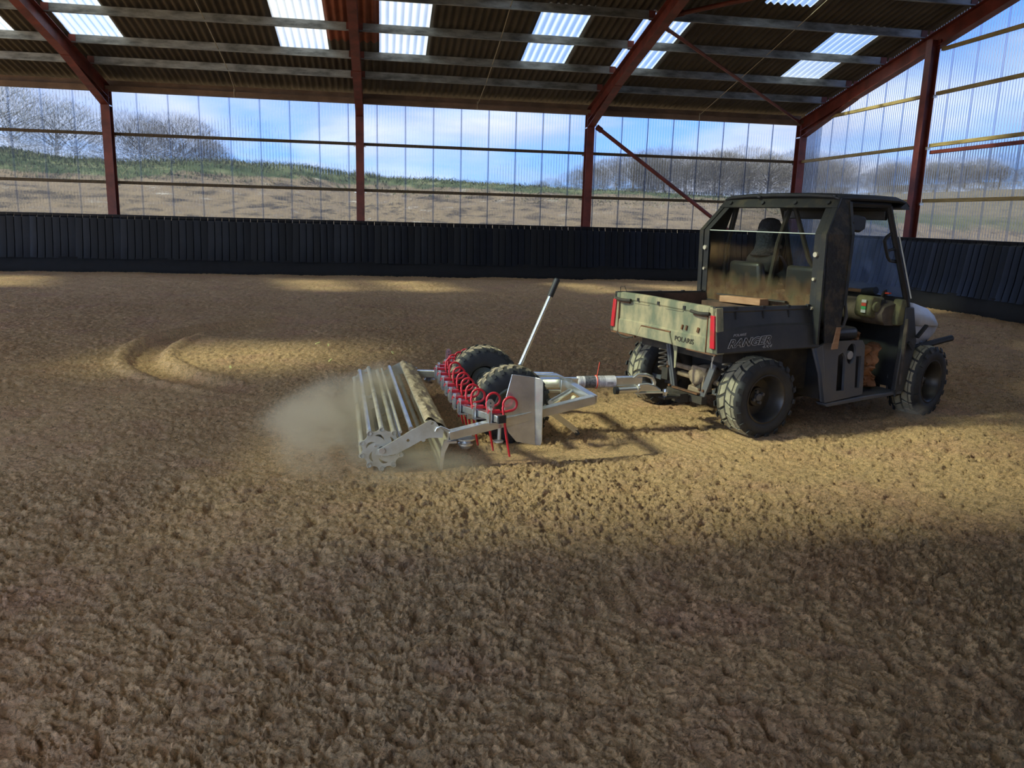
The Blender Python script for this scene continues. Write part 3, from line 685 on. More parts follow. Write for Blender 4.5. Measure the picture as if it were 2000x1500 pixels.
# --- wheels
def tyre_meshes(R_, W_, nlug, seed, rw, cov=.84, dep=.945):
    """axis along y, outer face at y=-W/2. Carcass, tread blocks, rim"""
    h = W_/2; c = MB()
    prof = [(rw, -h*.80), (rw+.012, -h*.90), (rw+.04, -h*.99), (R_*.80, -h*1.0), (R_*.90, -h*.93), (R_*.955, -h*.74), (R_*.965, -h*.3), (R_*.965, h*.3), (R_*.955, h*.74), (R_*.90, h*.93), (R_*.80, h), (rw+.04, h*.99), (rw+.012, h*.90), (rw, h*.80)]
    c.lathe(prof, 64, closed=True)
    t = MB(); r_ = random.Random(seed)
    def block(a0, a1, y0, y1, sk, r0, r1, rs=None):
        # a: angle range, y: across, sk: skew in angle from y0 to y1
        P = []
        for rad, sh in ((r0, 0), (r1, .12)):
            for (a, yy, s) in ((a0, y0, 0), (a1, y0, 0), (a1, y1, sk), (a0, y1, sk)):
                am = (a0+a1)/2; a_ = am+(a-am)*(1-sh)+s; ym = (y0+y1)/2; y_ = ym+(yy-ym)*(1-sh)
                rr = rad-(.030*R_/.31 if abs(yy) > h*.8 else 0)
                P.append((rr*math.cos(a_), y_, rr*math.sin(a_)))
        t.hexa(P)
    st = 2*PI/nlug; rb, rt = R_*dep, R_*.995
    for i in range(nlug):
        a = i*st
        for sgn in (-1, 1):
            o = 0 if sgn < 0 else st/2
            block(a+o, a+o+st*cov, sgn*h*.04, sgn*h*.46, st*.30, rb, rt)
            block(a+o+st*.30, a+o+st*(.32+cov), sgn*h*.50, sgn*h*.92, st*.16, rb, rt)
            # shoulder knob
            P = []
            for rad, yy in ((R_*.865, h*.985), (R_*.975, h*.86)):
                for aa in (a+o+st*.40, a+o+st*.80):
                    P.append((rad*math.cos(aa), sgn*yy, rad*math.sin(aa)))
            q = [P[0], P[1], P[3], P[2]]; out = [((1+.012)*x, y_+sgn*.009, (1+.012)*z) for x, y_, z in q]
            c.hexa(q+out)
    rim = MB(); rim.lathe([(rw+.012, -h*.86), (rw+.016, -h*.93), (rw+.004, -h*.94), (rw-.012, -h*.80), (rw-.022, -h*.35), (rw*.80, -h*.05), (rw*.45, -h*.02), (rw*.40, -h*.18), (0, -h*.18)], 40, cap=False)
    nut = MB()
    for k in range(4):
        a = k*PI/2+.5; x, z = rw*.27*math.cos(a), rw*.27*math.sin(a)
        nut.tube([(x, -h*.18, z), (x, -h*.18-.022, z)], .014, 6)
    nut.lathe([(rw*.17, -h*.17), (rw*.17, -h*.36), (rw*.12, -h*.40), (0, -h*.40)], 20)
    bk = MB(); bk.lathe([(rw*.95, h*.2), (rw*.95, h*.7), (rw*.3, h*.75), (0, h*.75)], 30)
    return c, t, rim, nut, bk
TY = tyre_meshes(.312, .265, 19, 4, .178)
tyme = [TY[0].mesh('wheel', 'tyre', True, 50), TY[1].mesh('tread', 'tread', True, 30), TY[2].mesh('rim', 'rim', True, 40), TY[3].mesh('hub', 'slate', True, 40), TY[4].mesh('brake_drum', 'under', True, 40)]
def wheel(s, v, turn, flip, spin):
    wv = inst('wheel', tyme[0], UV, (s, v, .300), (0, 0, turn+(PI if flip else 0)))
    for nm, me in (('tread', tyme[1]), ('rim', tyme[2]), ('hub', tyme[3]), ('brake_drum', tyme[4])):
        inst(nm, me, wv, rot=(0, spin, 0))
wheel(.506, .100, 0, False, .1); wheel(.506, 1.275, 0, True, .5)
wheel(2.44, .115, .20, False, .3); wheel(2.44, 1.26, .20, True, .8)

# --- cargo bed
zb, zt, Lb = .667, 1.009, 1.035
def side_panel(sgn):
    f = (lambda v: v) if sgn < 0 else (lambda v: 1.378-v)
    rows = []
    ss = [0, .03, .3, .6, .85, .99, Lb]
    for z, o in [(zb, .012), (zb+.012, 0), (.80, .016), (.845, .022), (.86, .036), (.965, .055), (.975, .050), (zt, .056), (zt, .085), (zb, .05)]:
        row = []
        for i, s in enumerate(ss):
            zz = z
            if abs(z-.845) < .02:  # the pressed swage line arcs along the side
                zz = z+.035*(1-((s-.62)/.62)**2)-.02
            row.append((s*(1 if z < .99 else .995), f(o), zz-(.012*(s/Lb) if z > .99 else 0)))
        rows.append(row)
    mb = MB(); mb.grid(rows)
    mb.add([rows[i][0] for i in range(len(rows))], [tuple(range(len(rows)))]); mb.add([rows[i][-1] for i in range(len(rows))], [tuple(range(len(rows)))])
    o = part(mb, 'bed_side', 'charcoal', ang=25)
    for s in (.19, .46, .72, .93):
        n = MB(); n.prism([(s, f(.052), .968), (s+.018, f(.052), .968), (s+.012, f(.046), .915), (s+.004, f(.046), .915)], (0, f(.0)-f(.006), 0)); n.box(s-.004, s+.022, min(f(.05), f(.075)), max(f(.05), f(.075)), .985, zt-.002)
        n.build('notch', 'black', o)
    return o
sd_near = side_panel(-1); sd_far = side_panel(1)
T = frame((.10, -.001, .716), (1, 0, .030), (0, .10, 1))
text('lettering', 'RANGER', .082, 'silver', sd_near, frame((.098, .0045, .712), (1, 0, .045), (0, .02, 1)), shear=.35, extrude=.0015, offset=.005, sx=1.30)
text('lettering', 'RANGER', .082, 'black', sd_near, frame((.098, .0025, .712), (1, 0, .045), (0, .02, 1)), shear=.35, extrude=.0015, offset=.0, sx=1.30)
text('lettering', 'POLARIS', .026, 'silver', sd_near, frame((.15, .011, .792), (1, 0, .045), (0, .02, 1)), shear=.3, extrude=.001, sx=1.25)
text('lettering', '4X4', .036, 'silver', sd_near, frame((.43, -.0005, .694), (1, 0, .045), (0, .02, 1)), shear=.3, extrude=.001, sx=1.6)
mb = MB(); mb.box(.03, 1.0, .055, 1.32, .70, .735); mb.box(.985, 1.03, .07, 1.305, .72, 1.0); mb.box(.05, 1.0, .086, .094, .72, .985); mb.box(.05, 1.0, 1.284, 1.292, .72, .985)
part(mb, 'bed_liner', 'bedin')
# tailgate
mb = MB(); rows = []
prof = [(.0, zb), (-.004, .70), (.0, .775), (.010, .785), (.010, .945), (.002, .958), (.004, zt-.01), (.018, zt), (.05, zt), (.05, zb)]
rows = [[(s+.0, v, z-.004*math.sin(v*5)) for v in np.linspace(.128, 1.252, 9)] for s, z in prof]
mb.grid(rows)
for e in (0, -1): mb.add([r[e] for r in rows], [tuple(range(len(rows)))])
tg = part(mb, 'tailgate', 'tail', ang=25)
m2 = MB(); m2.prism([(-.001, .965, zb+.004), (-.001, .915, .757), (-.001, .545, .757), (-.001, .505, zb+.004)], (-.016, 0, 0)); m2.build('step_pad', 'tail', tg, bevel=.004)
m2 = MB()
for a, b in (((.97, zb), (.918, .763)), ((.918, .763), (.542, .763)),):
    m2.bar((-.004, a[0], a[1]), (-.004, b[0], b[1]), .010, .010)
m2.build('rust_seam', 'rust', tg)
for v in (.99, .72, .40): MB().box(-.006, .02, v-.012, v+.012, .955, .982).build('slot', 'black', tg)
for v0, v1 in ((.85, 1.05), (.42, .64)): MB().box(.004, .012, v0, v1, .935, .943).build('rib', 'tail', tg)
for v, w_ in ((.42, .025), (.37, .03), (.235, .04)): MB().bar((.004, v, .80), (.004, v-.01, .835), .012, w_*.5).build('rust_patch', 'rust', tg)
for v0, v1 in ((.10, .305), (1.075, 1.285)):
    m2 = MB(); n_ = 8
    pts = [(-.014-.012*math.sin(PI*i/n_), v0+(v1-v0)*i/n_, .955-.006*math.sin(PI*i/n_)) for i in range(n_+1)]
    m2.tube(pts, .013, 8); hd = m2.build('latch_handle', 'under', tg)
    MB().box(-.008, .014, v0+.03, v1-.02, .925, .948).build('latch_recess', 'rust', hd)
text('lettering', 'POLARIS', .055, 'under', tg, frame((-.0055, .485, .705), (0, -1, .0), (0, 0, 1)), extrude=.002, sx=1.08)
for v0, v1, side in ((.0, .124, 1), (1.256, 1.378, -1)):
    o_, i_ = (v0, v1) if side > 0 else (v1, v0)
    sh = .05*side
    mb = MB(); mb.hexa([(0, o_, zb), (.07, o_, zb), (.07, i_, zb), (0, i_, zb), (0, o_+sh, zt-.006), (.07, o_+sh, zt-.006), (.07, i_, zt-.006), (0, i_, zt-.006)])
    po = part(mb, 'corner_post', 'tail', bevel=.006)
    a = o_+side*.034; b_ = o_+side*.082
    m2 = MB(); m2.hexa([(-.014, a-side*.012, .705), (.01, a-side*.012, .705), (.01, b_-side*.01, .705), (-.014, b_-side*.01, .705), (-.014, a+side*.012, .945), (.01, a+side*.012, .945), (.01, b_+side*.008, .945), (-.014, b_+side*.008, .945)])
    m2.build('tail_lamp', 'lens', po, bevel=.004)
    m2 = MB(); m2.bar((-.003, i_+side*.001, zb), (-.003, i_+side*.001, .93), .008, .006); m2.build('seam', 'rust', po)
mb = MB(); mb.bar((.01, .35, zb-.006), (.01, .02, zb-.006), .02, .014); mb.bar((.01, 1.36, zb-.006), (.01, 1.02, zb-.010), .02, .016); part(mb, 'bottom_lip', 'rust')
mb = MB(); mb.tube([(.0, 1.27, zb-.005), (.0, 1.20, zb-.03), (.0, 1.12, zb-.035), (.0, 1.03, zb-.012)], .007, 6); part(mb, 'loose_wire', 'under')
mb = MB(); mb.tube([(.03, 1.29, 1.0), (.02, 1.28, 1.05), (.02, 1.22, 1.06), (.03, 1.19, 1.0)], .0025, 5); part(mb, 'wire_loop', 'under')

# --- cab: rear panel with window, side plates, roof
HS, HZ = 1.185, 1.815            # top rear edge
BS, BZ_ = .968, 1.545            # bend of the rear panel
LS, LZ = .985, .92               # bottom
def back_pt(t, v):               # t 0 bottom, 1 bend, 2 top ; v across
    if t <= 1: return (LS+(BS-LS)*t, v, LZ+(BZ_-LZ)*t)
    t -= 1; return (BS+(HS-BS)*t, v, BZ_+(HZ-BZ_)*t)
VN, VF = -.035, 1.405            # width at the bend
TN, TF = .055, 1.325             # width at the top
def edge(t, near):
    a, b = (VN, TN) if near else (VF, TF)
    return a if t <= 1 else a+(b-a)*(t-1)
# header
mb = MB(); p0, p1 = 1.72, 2.0
q = [back_pt(p0, edge(p0, 1)), back_pt(p1, edge(p1, 1)), back_pt(p1, edge(p1, 0)), back_pt(p0, edge(p0, 0))]
mb.prism(q, (-.018, 0, .010)); hdr = part(mb, 'rear_header', 'cabin', bevel=.004)
for v in (.13, .47, .83, 1.22):
    b_ = back_pt(1.84, v); m2 = MB(); m2.tube([b_, (b_[0]-.034, v, b_[2]+.018)], .017, 12); m2.build('bolt', 'black', hdr)
# window strips left and right (folded flange + strip)
for near in (1, 0):
    g = 1 if near else -1
    mb = MB()
    for d0, d1, th in ((0., .050, .020), (.056, .118, .012)):
        for t0, t1 in ((-.35, 1.0), (1.0, 1.75)):
            a0, a1 = back_pt(t0, edge(t0, near)+g*d0), back_pt(t1, edge(t1, near)+g*d0)
            b0, b1 = back_pt(t0, edge(t0, near)+g*d1), back_pt(t1, edge(t1, near)+g*d1)
            mb.prism([a0, a1, b1, b0], (-th, 0, 0))
    st_ = part(mb, 'rear_pillar', 'cabin', bevel=.003)
    for t in (.75, .09, .45):
        b_ = back_pt(t, edge(t, near)+g*.085); m2 = MB(); m2.tube([(b_[0]-.008, b_[1], b_[2]), (b_[0]-.03, b_[1], b_[2])], .013 if t < .7 else .020, 10); m2.build('bolt', 'zincd', st_)
# glass
mb = MB(); mb.prism([back_pt(0.0, VN+.09), back_pt(1, VN+.09), back_pt(1, VF-.09), back_pt(0.0, VF-.09)], (-.005, 0, 0)); rw_ = part(mb, 'rear_window_lower', 'glassmud', smooth=False)
mb = MB(); mb.bar(back_pt(1.0, VN+.05), back_pt(1.0, VF-.05), .006, .007); mb.build('glass_edge', 'glassedge', rw_)
mb = MB(); mb.prism([back_pt(1.0, VN+.09), back_pt(1.76, edge(1.76, 1)+.05), back_pt(1.76, edge(1.76, 0)-.05), back_pt(1.0, VF-.09)], (-.005, 0, 0)); part(mb, 'rear_window_upper', 'glassclear', smooth=False)
mb = MB(); mb.prism([back_pt(-.35, VN+.08), back_pt(0.02, VN+.08), back_pt(0.02, VF-.08), back_pt(-.35, VF-.08)], (-.012, 0, 0)); part(mb, 'lower_panel', 'cabmud')
# side plates
for near in (1, 0):
    g = 1 if near else -1
    F = lambda s, z: (s, (VN if z < BZ_ else VN+(TN-VN)*(z-BZ_)/(HZ-BZ_)) if near else (VF if z < BZ_ else VF+(TF-VF)*(z-BZ_)/(HZ-BZ_)), z)
    low = [(1.055, .712), (1.20, .700), (1.222, 1.0), (1.232, BZ_), (BS, BZ_), (1.0, 1.1)]
    up = [(BS, BZ_), (1.232, BZ_), (1.27, HZ-.005), (HS, HZ)]
    if not near: low = [(s, max(z, .98)) for s, z in low]
    mb = MB(); mb.prism([F(*p) for p in low], (0, g*.010, 0)); mb.prism([F(*p) for p in up], (0, g*.010, 0))
    sp = part(mb, 'side_plate', 'cabmud' if near else 'cabin')
    mb = MB(); mb.bar(F(1.228, 1.0), F(1.236, BZ_), .03, .012, (0, 1, 0)); mb.bar(F(1.236, BZ_), F(1.268, HZ-.02), .03, .012, (0, 1, 0)); mb.build('front_flange', 'cabin', sp)
# roof
rows = []
for v, dz in ((TN+.005, 0), (TN+.06, .022), (.35, .034), (.69, .038), (1.03, .034), (TF-.06, .022), (TF-.005, 0)):
    rows.append([(s, v, z+dz) for s, z in ((HS-.035, HZ-.012), (HS-.01, HZ), (1.30, HZ+.004), (1.6, HZ+.006), (1.86, HZ+.002), (1.92, HZ-.012), (1.965, HZ-.046))])
mb = MB(); mb.grid(rows); rf = part(mb, 'roof', 'black', solid=.03, ang=40)
mb = MB(); mb.prism([(1.86, TN, HZ-.05), (1.925, TN, HZ-.01), (1.975, TN, HZ-.05), (1.975, TN, HZ-.062), (1.925, TN, HZ-.062)], (0, TF-TN, 0)); mb.build('front_lip', 'black', rf)
for s, v in ((1.15, .10), (1.15, .9)): MB().lathe([(.024, 0), (.024, .012), (.012, .018), (0, .018)], 12, (s, v, HZ+.015), 'z').build('roof_bolt', 'black', rf)
# roll cage
rc = lambda v: v
cage = MB()
for v, vb in ((.115, .07), (1.265, 1.31)):
    cage.tube([(1.80, v, 1.775), (1.85, v, 1.66), (2.09, vb, 1.03), (2.13, vb, .93)], .026, 10)
    cage.tube([(1.24, v, 1.785), (1.80, v, 1.785)], .025, 8)
    cage.tube([(1.245, v, 1.785), (1.22, vb+.02, 1.40), (1.20, vb+.02, .78)], .025, 8)
cage.tube([(1.24, .1, 1.785), (1.24, 1.28, 1.785)], .025, 8); cage.tube([(1.80, .115, 1.76), (1.80, 1.265, 1.76)], .026, 8)
part(cage, 'roll_cage', 'black')
cg = MB(); cg.tube([(1.24, .62, 1.78), (1.21, .70, 1.45), (1.19, .76, .95)], .022, 8); part(cg, 'centre_hoop', 'under')
cg = MB(); cg.tube([(1.25, .60, 1.78), (1.32, .46, 1.35), (1.38, .40, 1.2)], .020, 8); part(cg, 'centre_brace', 'under')
# windscreen header (deep dark visor), screen, lower frame
mb = MB(); mb.box(1.795, 1.835, .14, 1.24, 1.665, 1.775); hd = part(mb, 'windscreen_header', 'black', bevel=.008)
m2 = MB(); m2.prism([(1.79, .70, 1.67), (1.79, .67, 1.62), (1.79, .59, 1.62), (1.79, .56, 1.67)], (.04, 0, 0)); m2.build('catch', 'black', hd)
mb = MB(); mb.prism([(1.838, .12, 1.70), (2.092, .07, 1.035), (2.092, 1.31, 1.035), (1.838, 1.26, 1.70)], (.005, 0, .002)); ws = part(mb, 'windscreen', 'glassws', smooth=False)
mb = MB(); mb.tube([(1.845, .085, 1.72), (2.108, .035, 1.03)], .006, 6); mb.build('glass_edge', 'glassedge', ws)
mb = MB(); mb.box(2.07, 2.12, .06, 1.32, .96, 1.035); part(mb, 'windscreen_sill', 'black', bevel=.01)
mb = MB(); mb.tube([(2.03, 1.0, 1.06), (2.03, .42, 1.055)], .016, 10); pr_ = part(mb, 'padded_rail', 'wood')
mb = MB(); mb.tube([(2.02, .44, 1.05), (2.0, .30, 1.075)], .032, 12); mb.build('rail_end', 'black', pr_)
mb = MB(); mb.tube([(2.05, .24, 1.03), (2.03, .225, 1.08), (2.0, .22, 1.07), (1.98, .23, 1.0), (1.98, .24, .95)], .012, 8); stp = part(mb, 'strap', 'under')
m2 = MB(); m2.box(2.0, 2.03, .17, .22, 1.055, 1.068); m2.build('orange_tab', 'tie', stp)
# grab handle on the near pillar
mb = MB(); mb.tube([(1.885, .115, 1.57), (1.80, .105, 1.53), (1.775, .10, 1.50), (1.83, .095, 1.37), (1.86, .092, 1.34), (1.965, .10, 1.33)], .014, 8); mb.tube([(1.82, .095, 1.42), (1.92, .10, 1.44)], .012, 8)
part(mb, 'grab_handle', 'black')
mb = MB(); mb.tube([(1.90, .08, 1.42), (2.03, .06, 1.12)], .010, 6); part(mb, 'door_strap', 'black')
# mirrors
def mirror(p, g, rot, sx):
    mb = MB(); mb.tube([(0, 0, -.03), (.0, -g*.03, 0), (.03, -g*.05, .01)], .014, 8); mb.box(-.02, .02, -.02, .02, -.06, .0)
    o = mb.build('mirror_arm', 'black', UV, loc=p)
    m2 = MB(); pts = []
    for x, z in ((.0, -.05), (.11, -.062), (.165, -.035), (.17, .04), (.15, .062), (.0, .078)): pts.append((.02+x*sx, -g*.04, z))
    m2.prism(pts, (0, g*.05, 0)); h = m2.build('mirror_housing', 'black', o, bevel=.014)
    return o
mirror((1.235, .045, 1.625), 1, 0, 1.)
mb = MB(); mb.tube([(1.85, 1.28, 1.40), (1.82, 1.42, 1.42)], .016, 8); o = part(mb, 'mirror_arm', 'dash')
mb = MB(); mb.lathe([(.0, -.035), (.07, -.03), (.082, 0), (.075, .012), (0, .014)], 24, (1.80, 1.47, 1.40), 'x'); mb.build('round_mirror', 'black', o)

# --- dashboard, seats, body sides
rows = []
for v in (.10, .16, .5, .9, 1.25, 1.30):
    e = 0 if .12 < v < 1.28 else .02
    rows.append([(2.14, v, .97), (2.03, v, 1.0-e), (1.93, v, .985-e), (1.86+e, v, .95), (1.83+e, v, .90), (1.85+e, v, .84), (1.90, v, .80), (2.10, v, .79)])
mb = MB(); mb.grid(rows)
for r_ in (rows[0], rows[-1]): mb.add(r_, [tuple(range(len(r_)))])
part(mb, 'dashboard', 'dash', ang=50)
rows = []
mb = MB(); mb.prism([(1.765, .155, .895), (1.775, .155, 1.02), (1.80, .155, 1.045), (1.94, .155, 1.03), (1.96, .155, .875), (1.94, .155, .85), (1.79, .155, .862)], (0, .16, 0)); gb = part(mb, 'glovebox', 'olive', bevel=.016)
mb = MB(); mb.lathe([(.0, -.018), (.040, -.016), (.046, -.006), (.046, .004)], 20, (1.835, .152, .952), 'y'); mb.build('round_cap', 'olive', gb)
mb = MB(); mb.box(1.895, 1.945, .1505, .1545, .875, 1.01); mb.build('dark_panel', 'black', gb)
for i, mm in enumerate(('sticker_w', 'sticker_r', 'sticker_g', 'sticker_w')): MB().box(1.755, 1.762, .19, .235, .985-.028*i, 1.010-.028*i).build('sticker', mm, gb)
mb = MB(); mb.prism([(2.0, .05, .80), (1.985, .05, .86), (2.02, .05, 1.02), (2.075, .05, 1.02), (2.11, .05, .94), (2.085, .05, .80)], (0, .08, 0)); part(mb, 'cowl_side', 'olive', bevel=.012)
# front quarter panel sweeping down to the sill
mb = MB()
A = [(2.07, .035, .955), (2.17, .035, .955), (2.235, .02, .66), (2.12, .0, .235), (2.005, .0, .23), (2.06, .02, .62)]
mb.prism(A, (0, .05, 0)); fq = part(mb, 'front_quarter_panel', 'charcoal', bevel=.010)
mb = MB(); mb.bar((2.075, .022, .86), (2.055, .005, .30), .016, .03, (0, 1, 0)); mb.build('muddy_edge', 'dash', fq)
mb = MB(); mb.bar((2.20, .0, .70), (2.30, -.005, .80), .03, .02); mb.bar((2.10, .0, .66), (2.16, .0, .60), .02, .03); mb.build('hinge_catch', 'black', fq)
mb = MB(); mb.prism([(2.07, 1.36, .955), (2.17, 1.36, .955), (2.235, 1.37, .66), (2.12, 1.378, .235), (2.005, 1.378, .23), (2.06, 1.37, .62)], (0, -.05, 0)); part(mb, 'front_quarter_panel', 'charcoal', bevel=.01)
# hood and nose
def hood_sec(s, zt_, zb_, v0, v1, cr):
    return [(s, v0, zb_), (s, v0+.01, zt_-.10), (s, v0+.05, zt_-.04), (s, v0+.22, zt_-.03), (s, v0+.27, zt_), (s, (v0+v1)/2, zt_+cr), (s, v1-.27, zt_), (s, v1-.22, zt_-.03), (s, v1-.05, zt_-.04), (s, v1-.01, zt_-.10), (s, v1, zb_)]
mb = MB(); mb.grid([hood_sec(2.12, 1.025, .80, .07, 1.31, .015), hood_sec(2.28, 1.01, .79, .08, 1.30, .02), hood_sec(2.50, .955, .775, .10, 1.28, .02), hood_sec(2.66, .885, .76, .14, 1.24, .015), hood_sec(2.76, .80, .755, .22, 1.16, .0)])
hd = part(mb, 'hood', 'white', solid=.012, ang=30)
mb = MB(); mb.grid([[(s, v, z) for v, s in ((.075, s0), (.10, s0+.1), (.17, s1), (.5, s1+.05), (.88, s1+.05), (1.21, s1), (1.28, s0+.1), (1.305, s0))] for z, s0, s1 in ((.785, 2.2, 2.66), (.775, 2.2, 2.70), (.70, 2.2, 2.66), (.62, 2.22, 2.56))])
part(mb, 'nose_panel', 'white', solid=.012, ang=30)
mb = MB(); mb.box(2.22, 2.58, .16, 1.22, .46, .69); mb.prism([(2.2, .12, .64), (2.45, .12, .64), (2.52, .12, .60), (2.5, .12, .56), (2.2, .12, .60)], (0, 1.14, 0)); part(mb, 'nose_underside', 'black', bevel=.01)
mb = MB(); mb.tube([(2.30, .13, .575), (2.80, .09, .655)], .028, 10); mb.tube([(2.30, 1.25, .575), (2.80, 1.29, .655)], .028, 10); mb.tube([(2.52, .11, .60), (2.52, 1.27, .60)], .024, 10); mb.tube([(2.30, .15, .56), (2.44, .125, .58)], .038, 8); part(mb, 'bumper_bar', 'black')
# seat base with recessed side, filler cap
mb = MB(); P = [(1.01, .660), (1.10, .70), (1.20, .712), (1.53, .705), (1.565, .66), (1.60, .30), (1.60, .25), (1.165, .212), (1.10, .45)]
hole1 = [(1.265, .595), (1.315, .615), (1.352, .57), (1.372, .30), (1.285, .30)]; hole2 = [(1.475, .575), (1.535, .575), (1.555, .31), (1.50, .31)]
oval = [(1.378+.055*math.cos(a)*(1+.1*math.sin(a)), .60+.085*math.sin(a)) for a in np.linspace(0, 2*PI, 24, endpoint=False)]
oval = [(x+.035, z) for x, z in oval]
sbx = plate('seat_base', P, [hole1, hole2, oval], .024, 'slate', UV, frame((0, .012, 0), (1, 0, 0), (0, 0, 1)))
mb = MB(); mb.box(1.14, 1.58, .045, 1.33, .235, .68); m_ = part(mb, 'seat_box', 'black')
mb = MB(); mb.lathe([(.0, -.02), (.034, -.018), (.036, 0), (.036, .05)], 18, (1.425, .035, .585), 'y'); mb.build('fuel_cap', 'silver', sbx)
mb = MB(); mb.prism([(1.0, .03, .665), (1.10, .03, .45), (1.165, .03, .212), (1.19, .0, .212), (1.14, -.006, .45), (1.08, -.004, .69)], (0, .02, 0)); part(mb, 'rear_body_flank', 'slate', bevel=.008)
mb = MB(); mb.prism([(1.165, -.004, .205), (1.62, -.004, .235), (2.10, .0, .245), (2.10, .0, .215), (1.62, -.004, .195), (1.20, -.004, .175)], (0, .10, 0)); mb.box(1.60, 2.1, .05, 1.33, .205, .235); part(mb, 'sill', 'slate', bevel=.008)
mb = MB(); mb.prism([(1.165, 1.382, .205), (2.10, 1.378, .245), (2.10, 1.378, .215), (1.20, 1.382, .175)], (0, -.1, 0)); part(mb, 'sill', 'slate', bevel=.008)
mb = MB(); mb.tube([(2.0, -.006, .255), (2.005, -.008, .235), (2.0, -.006, .20)], .008, 6); part(mb, 'sill_clip', 'black')
mb = MB(); mb.box(1.20, 1.60, .09, 1.30, .69, .80); part(mb, 'seat_cushion', 'seat', bevel=.045, seg=4)
for v0, v1 in ((.12, .58), (.80, 1.26)):
    mb = MB(); mb.hexa([(1.20, v0, .80), (1.32, v0, .80), (1.32, v1, .80), (1.20, v1, .80), (1.15, v0+.04, 1.28), (1.23, v0+.04, 1.28), (1.23, v1-.04, 1.28), (1.15, v1-.04, 1.28)]); part(mb, 'seat_back', 'seat', bevel=.035, seg=3)
mb = MB(); mb.tube([(1.23, .06, .72), (1.25, .045, .98), (1.27, .045, 1.03), (1.33, .045, 1.0), (1.36, .045, .90), (1.34, .05, .82), (1.27, .06, .78)], .014, 8); part(mb, 'hip_restraint', 'slate')
mb = MB(); n_ = 20; mb.tube([(1.70+.05*math.cos(a), 1.03+.17*math.cos(a+PI/2), 1.04+.16*math.sin(a+PI/2)) for a in np.linspace(0, 2*PI, n_, endpoint=False)], .014, 8, closed=True); mb.tube([(1.69, 1.03, 1.04), (1.86, 1.03, .92)], .02, 8); mb.bar((1.69, .87, 1.04), (1.69, 1.19, 1.04), .02, .03)
part(mb, 'steering_wheel', 'black')
# --- underside
mb = MB(); mb.box(.75, 1.18, .20, 1.18, .30, .68); mb.box(.25, 2.3, .44, .52, .30, .40); mb.box(.25, 2.3, .86, .94, .30, .40); mb.box(.22, 1.0, .18, 1.2, .56, .655); mb.box(1.1, 2.2, .3, 1.1, .20, .30); part(mb, 'chassis', 'under')
mb = MB(); mb.box(2.12, 2.16, .06, 1.32, .25, .95); part(mb, 'firewall', 'black')
mb = MB(); mb.bar((.15, .745, .63), (.16, .645, .235), .014, .052, (0, 1, 0)); mb.bar((.163, .745, .63), (.173, .645, .235), .05, .01, (0, 1, 0)); h1 = part(mb, 'hitch_bracket', 'slate')
for z in (.30, .45): MB().tube([(.145, .67+(z-.24)*.23, z), (.128, .67+(z-.24)*.23, z)], .011, 6).build('bolt', 'rust', h1)
mb = MB(); mb.bar((.18, .22, .55), (.15, .315, .235), .014, .055, (0, 1, 0)); h2 = part(mb, 'hitch_bracket', 'slate')
MB().tube([(.158, .29, .33), (.14, .29, .33)], .011, 6).build('bolt', 'rust', h2)
mb = MB(); mb.bar((.15, .70, .255), (.15, .27, .255), .05, .06); mb.bar((-.14, .43, .268), (.5, .46, .268), .075, .014); mb.box(.02, .10, .40, .50, .22, .29); hb = part(mb, 'hitch_frame', 'under')
mb = MB(); mb.bar((.13, .63, .298), (.13, .32, .30), .03, .012); mb.build('rusty_strip', 'rust', hb)
mb = MB(); mb.lathe([(.0, -.06), (.018, -.055), (.018, -.02), (.025, 0), (.018, .022), (0, .026)], 14, (-.105, .43, .315), 'z'); mb.build('tow_ball', 'zinc', hb)
mb = MB(); mb.lathe([(.0, -.12), (.06, -.115), (.085, -.06), (.09, 0), (.085, .06), (.06, .12), (0, .125)], 18, (.34, .50, .40), 'x'); mb.box(.26, .36, .42, .56, .27, .42); mb.lathe([(.03, 0), (.03, .12), (0, .12)], 10, (.27, .47, .41), 'y'); mb.bar((.24, .54, .47), (.30, .43, .455), .05, .04); mb.bar((.24, .56, .30), (.30, .42, .27), .06, .05)
df = part(mb, 'differential', 'diff', bevel=.01)
for v, z in ((.47, .37), (.50, .33), (.54, .31), (.45, .30)): MB().tube([(.262, v, z), (.245, v, z)], .012, 6).build('bolt', 'rust', df)
mb = MB(); mb.tube([(.40, .30, .35), (.40, 1.15, .35)], .026, 10); mb.tube([(.36, .62, .42), (.36, 1.0, .42)], .022, 8); mb.tube([(.36, .64, .355), (.36, .90, .355)], .018, 8); part(mb, 'axle_shaft', 'diff')
for v in (.29, 1.08):
    mb = MB(); mb.tube([(.40+.045*math.cos(a), v+.016*a/3, .40+.045*math.sin(a)) if False else (.34+.040*math.cos(a), v-.03+.05*math.sin(a)*.3, .36+a*.0062) for a in np.linspace(0, 2*PI*6, 90)], .007, 5); part(mb, 'coil_spring', 'zincd')
for v, w_ in ((.08, .40), (.96, 1.28)):
    mb = MB(); mb.bar((.36, v+.10, .275), (.36, w_, .285), .04, .035); mb.bar((.50, v+.10, .22), (.50, w_, .21), .04, .03); part(mb, 'lower_arm', 'slate')
mb = MB(); mb.prism([(.06, .585, zb-.01), (.06, .525, zb-.01), (.06, .530, .48), (.06, .548, .47), (.06, .556, .56), (.06, .562, .60)], (.006, 0, 0)); part(mb, 'torn_mud_strip', 'tail')
mb = MB(); mb.tube([(.10, .14, zb), (.12, .17, .60), (.14, .21, .56), (.15, .215, .52), (.13, .19, .55), (.10, .16, .62)], .004, 5); part(mb, 'yellow_cable', 'sticker_w')
mb = MB(); mb.box(.72, .74, .28, 1.1, .28, .66); part(mb, 'dark_bulkhead', 'black')

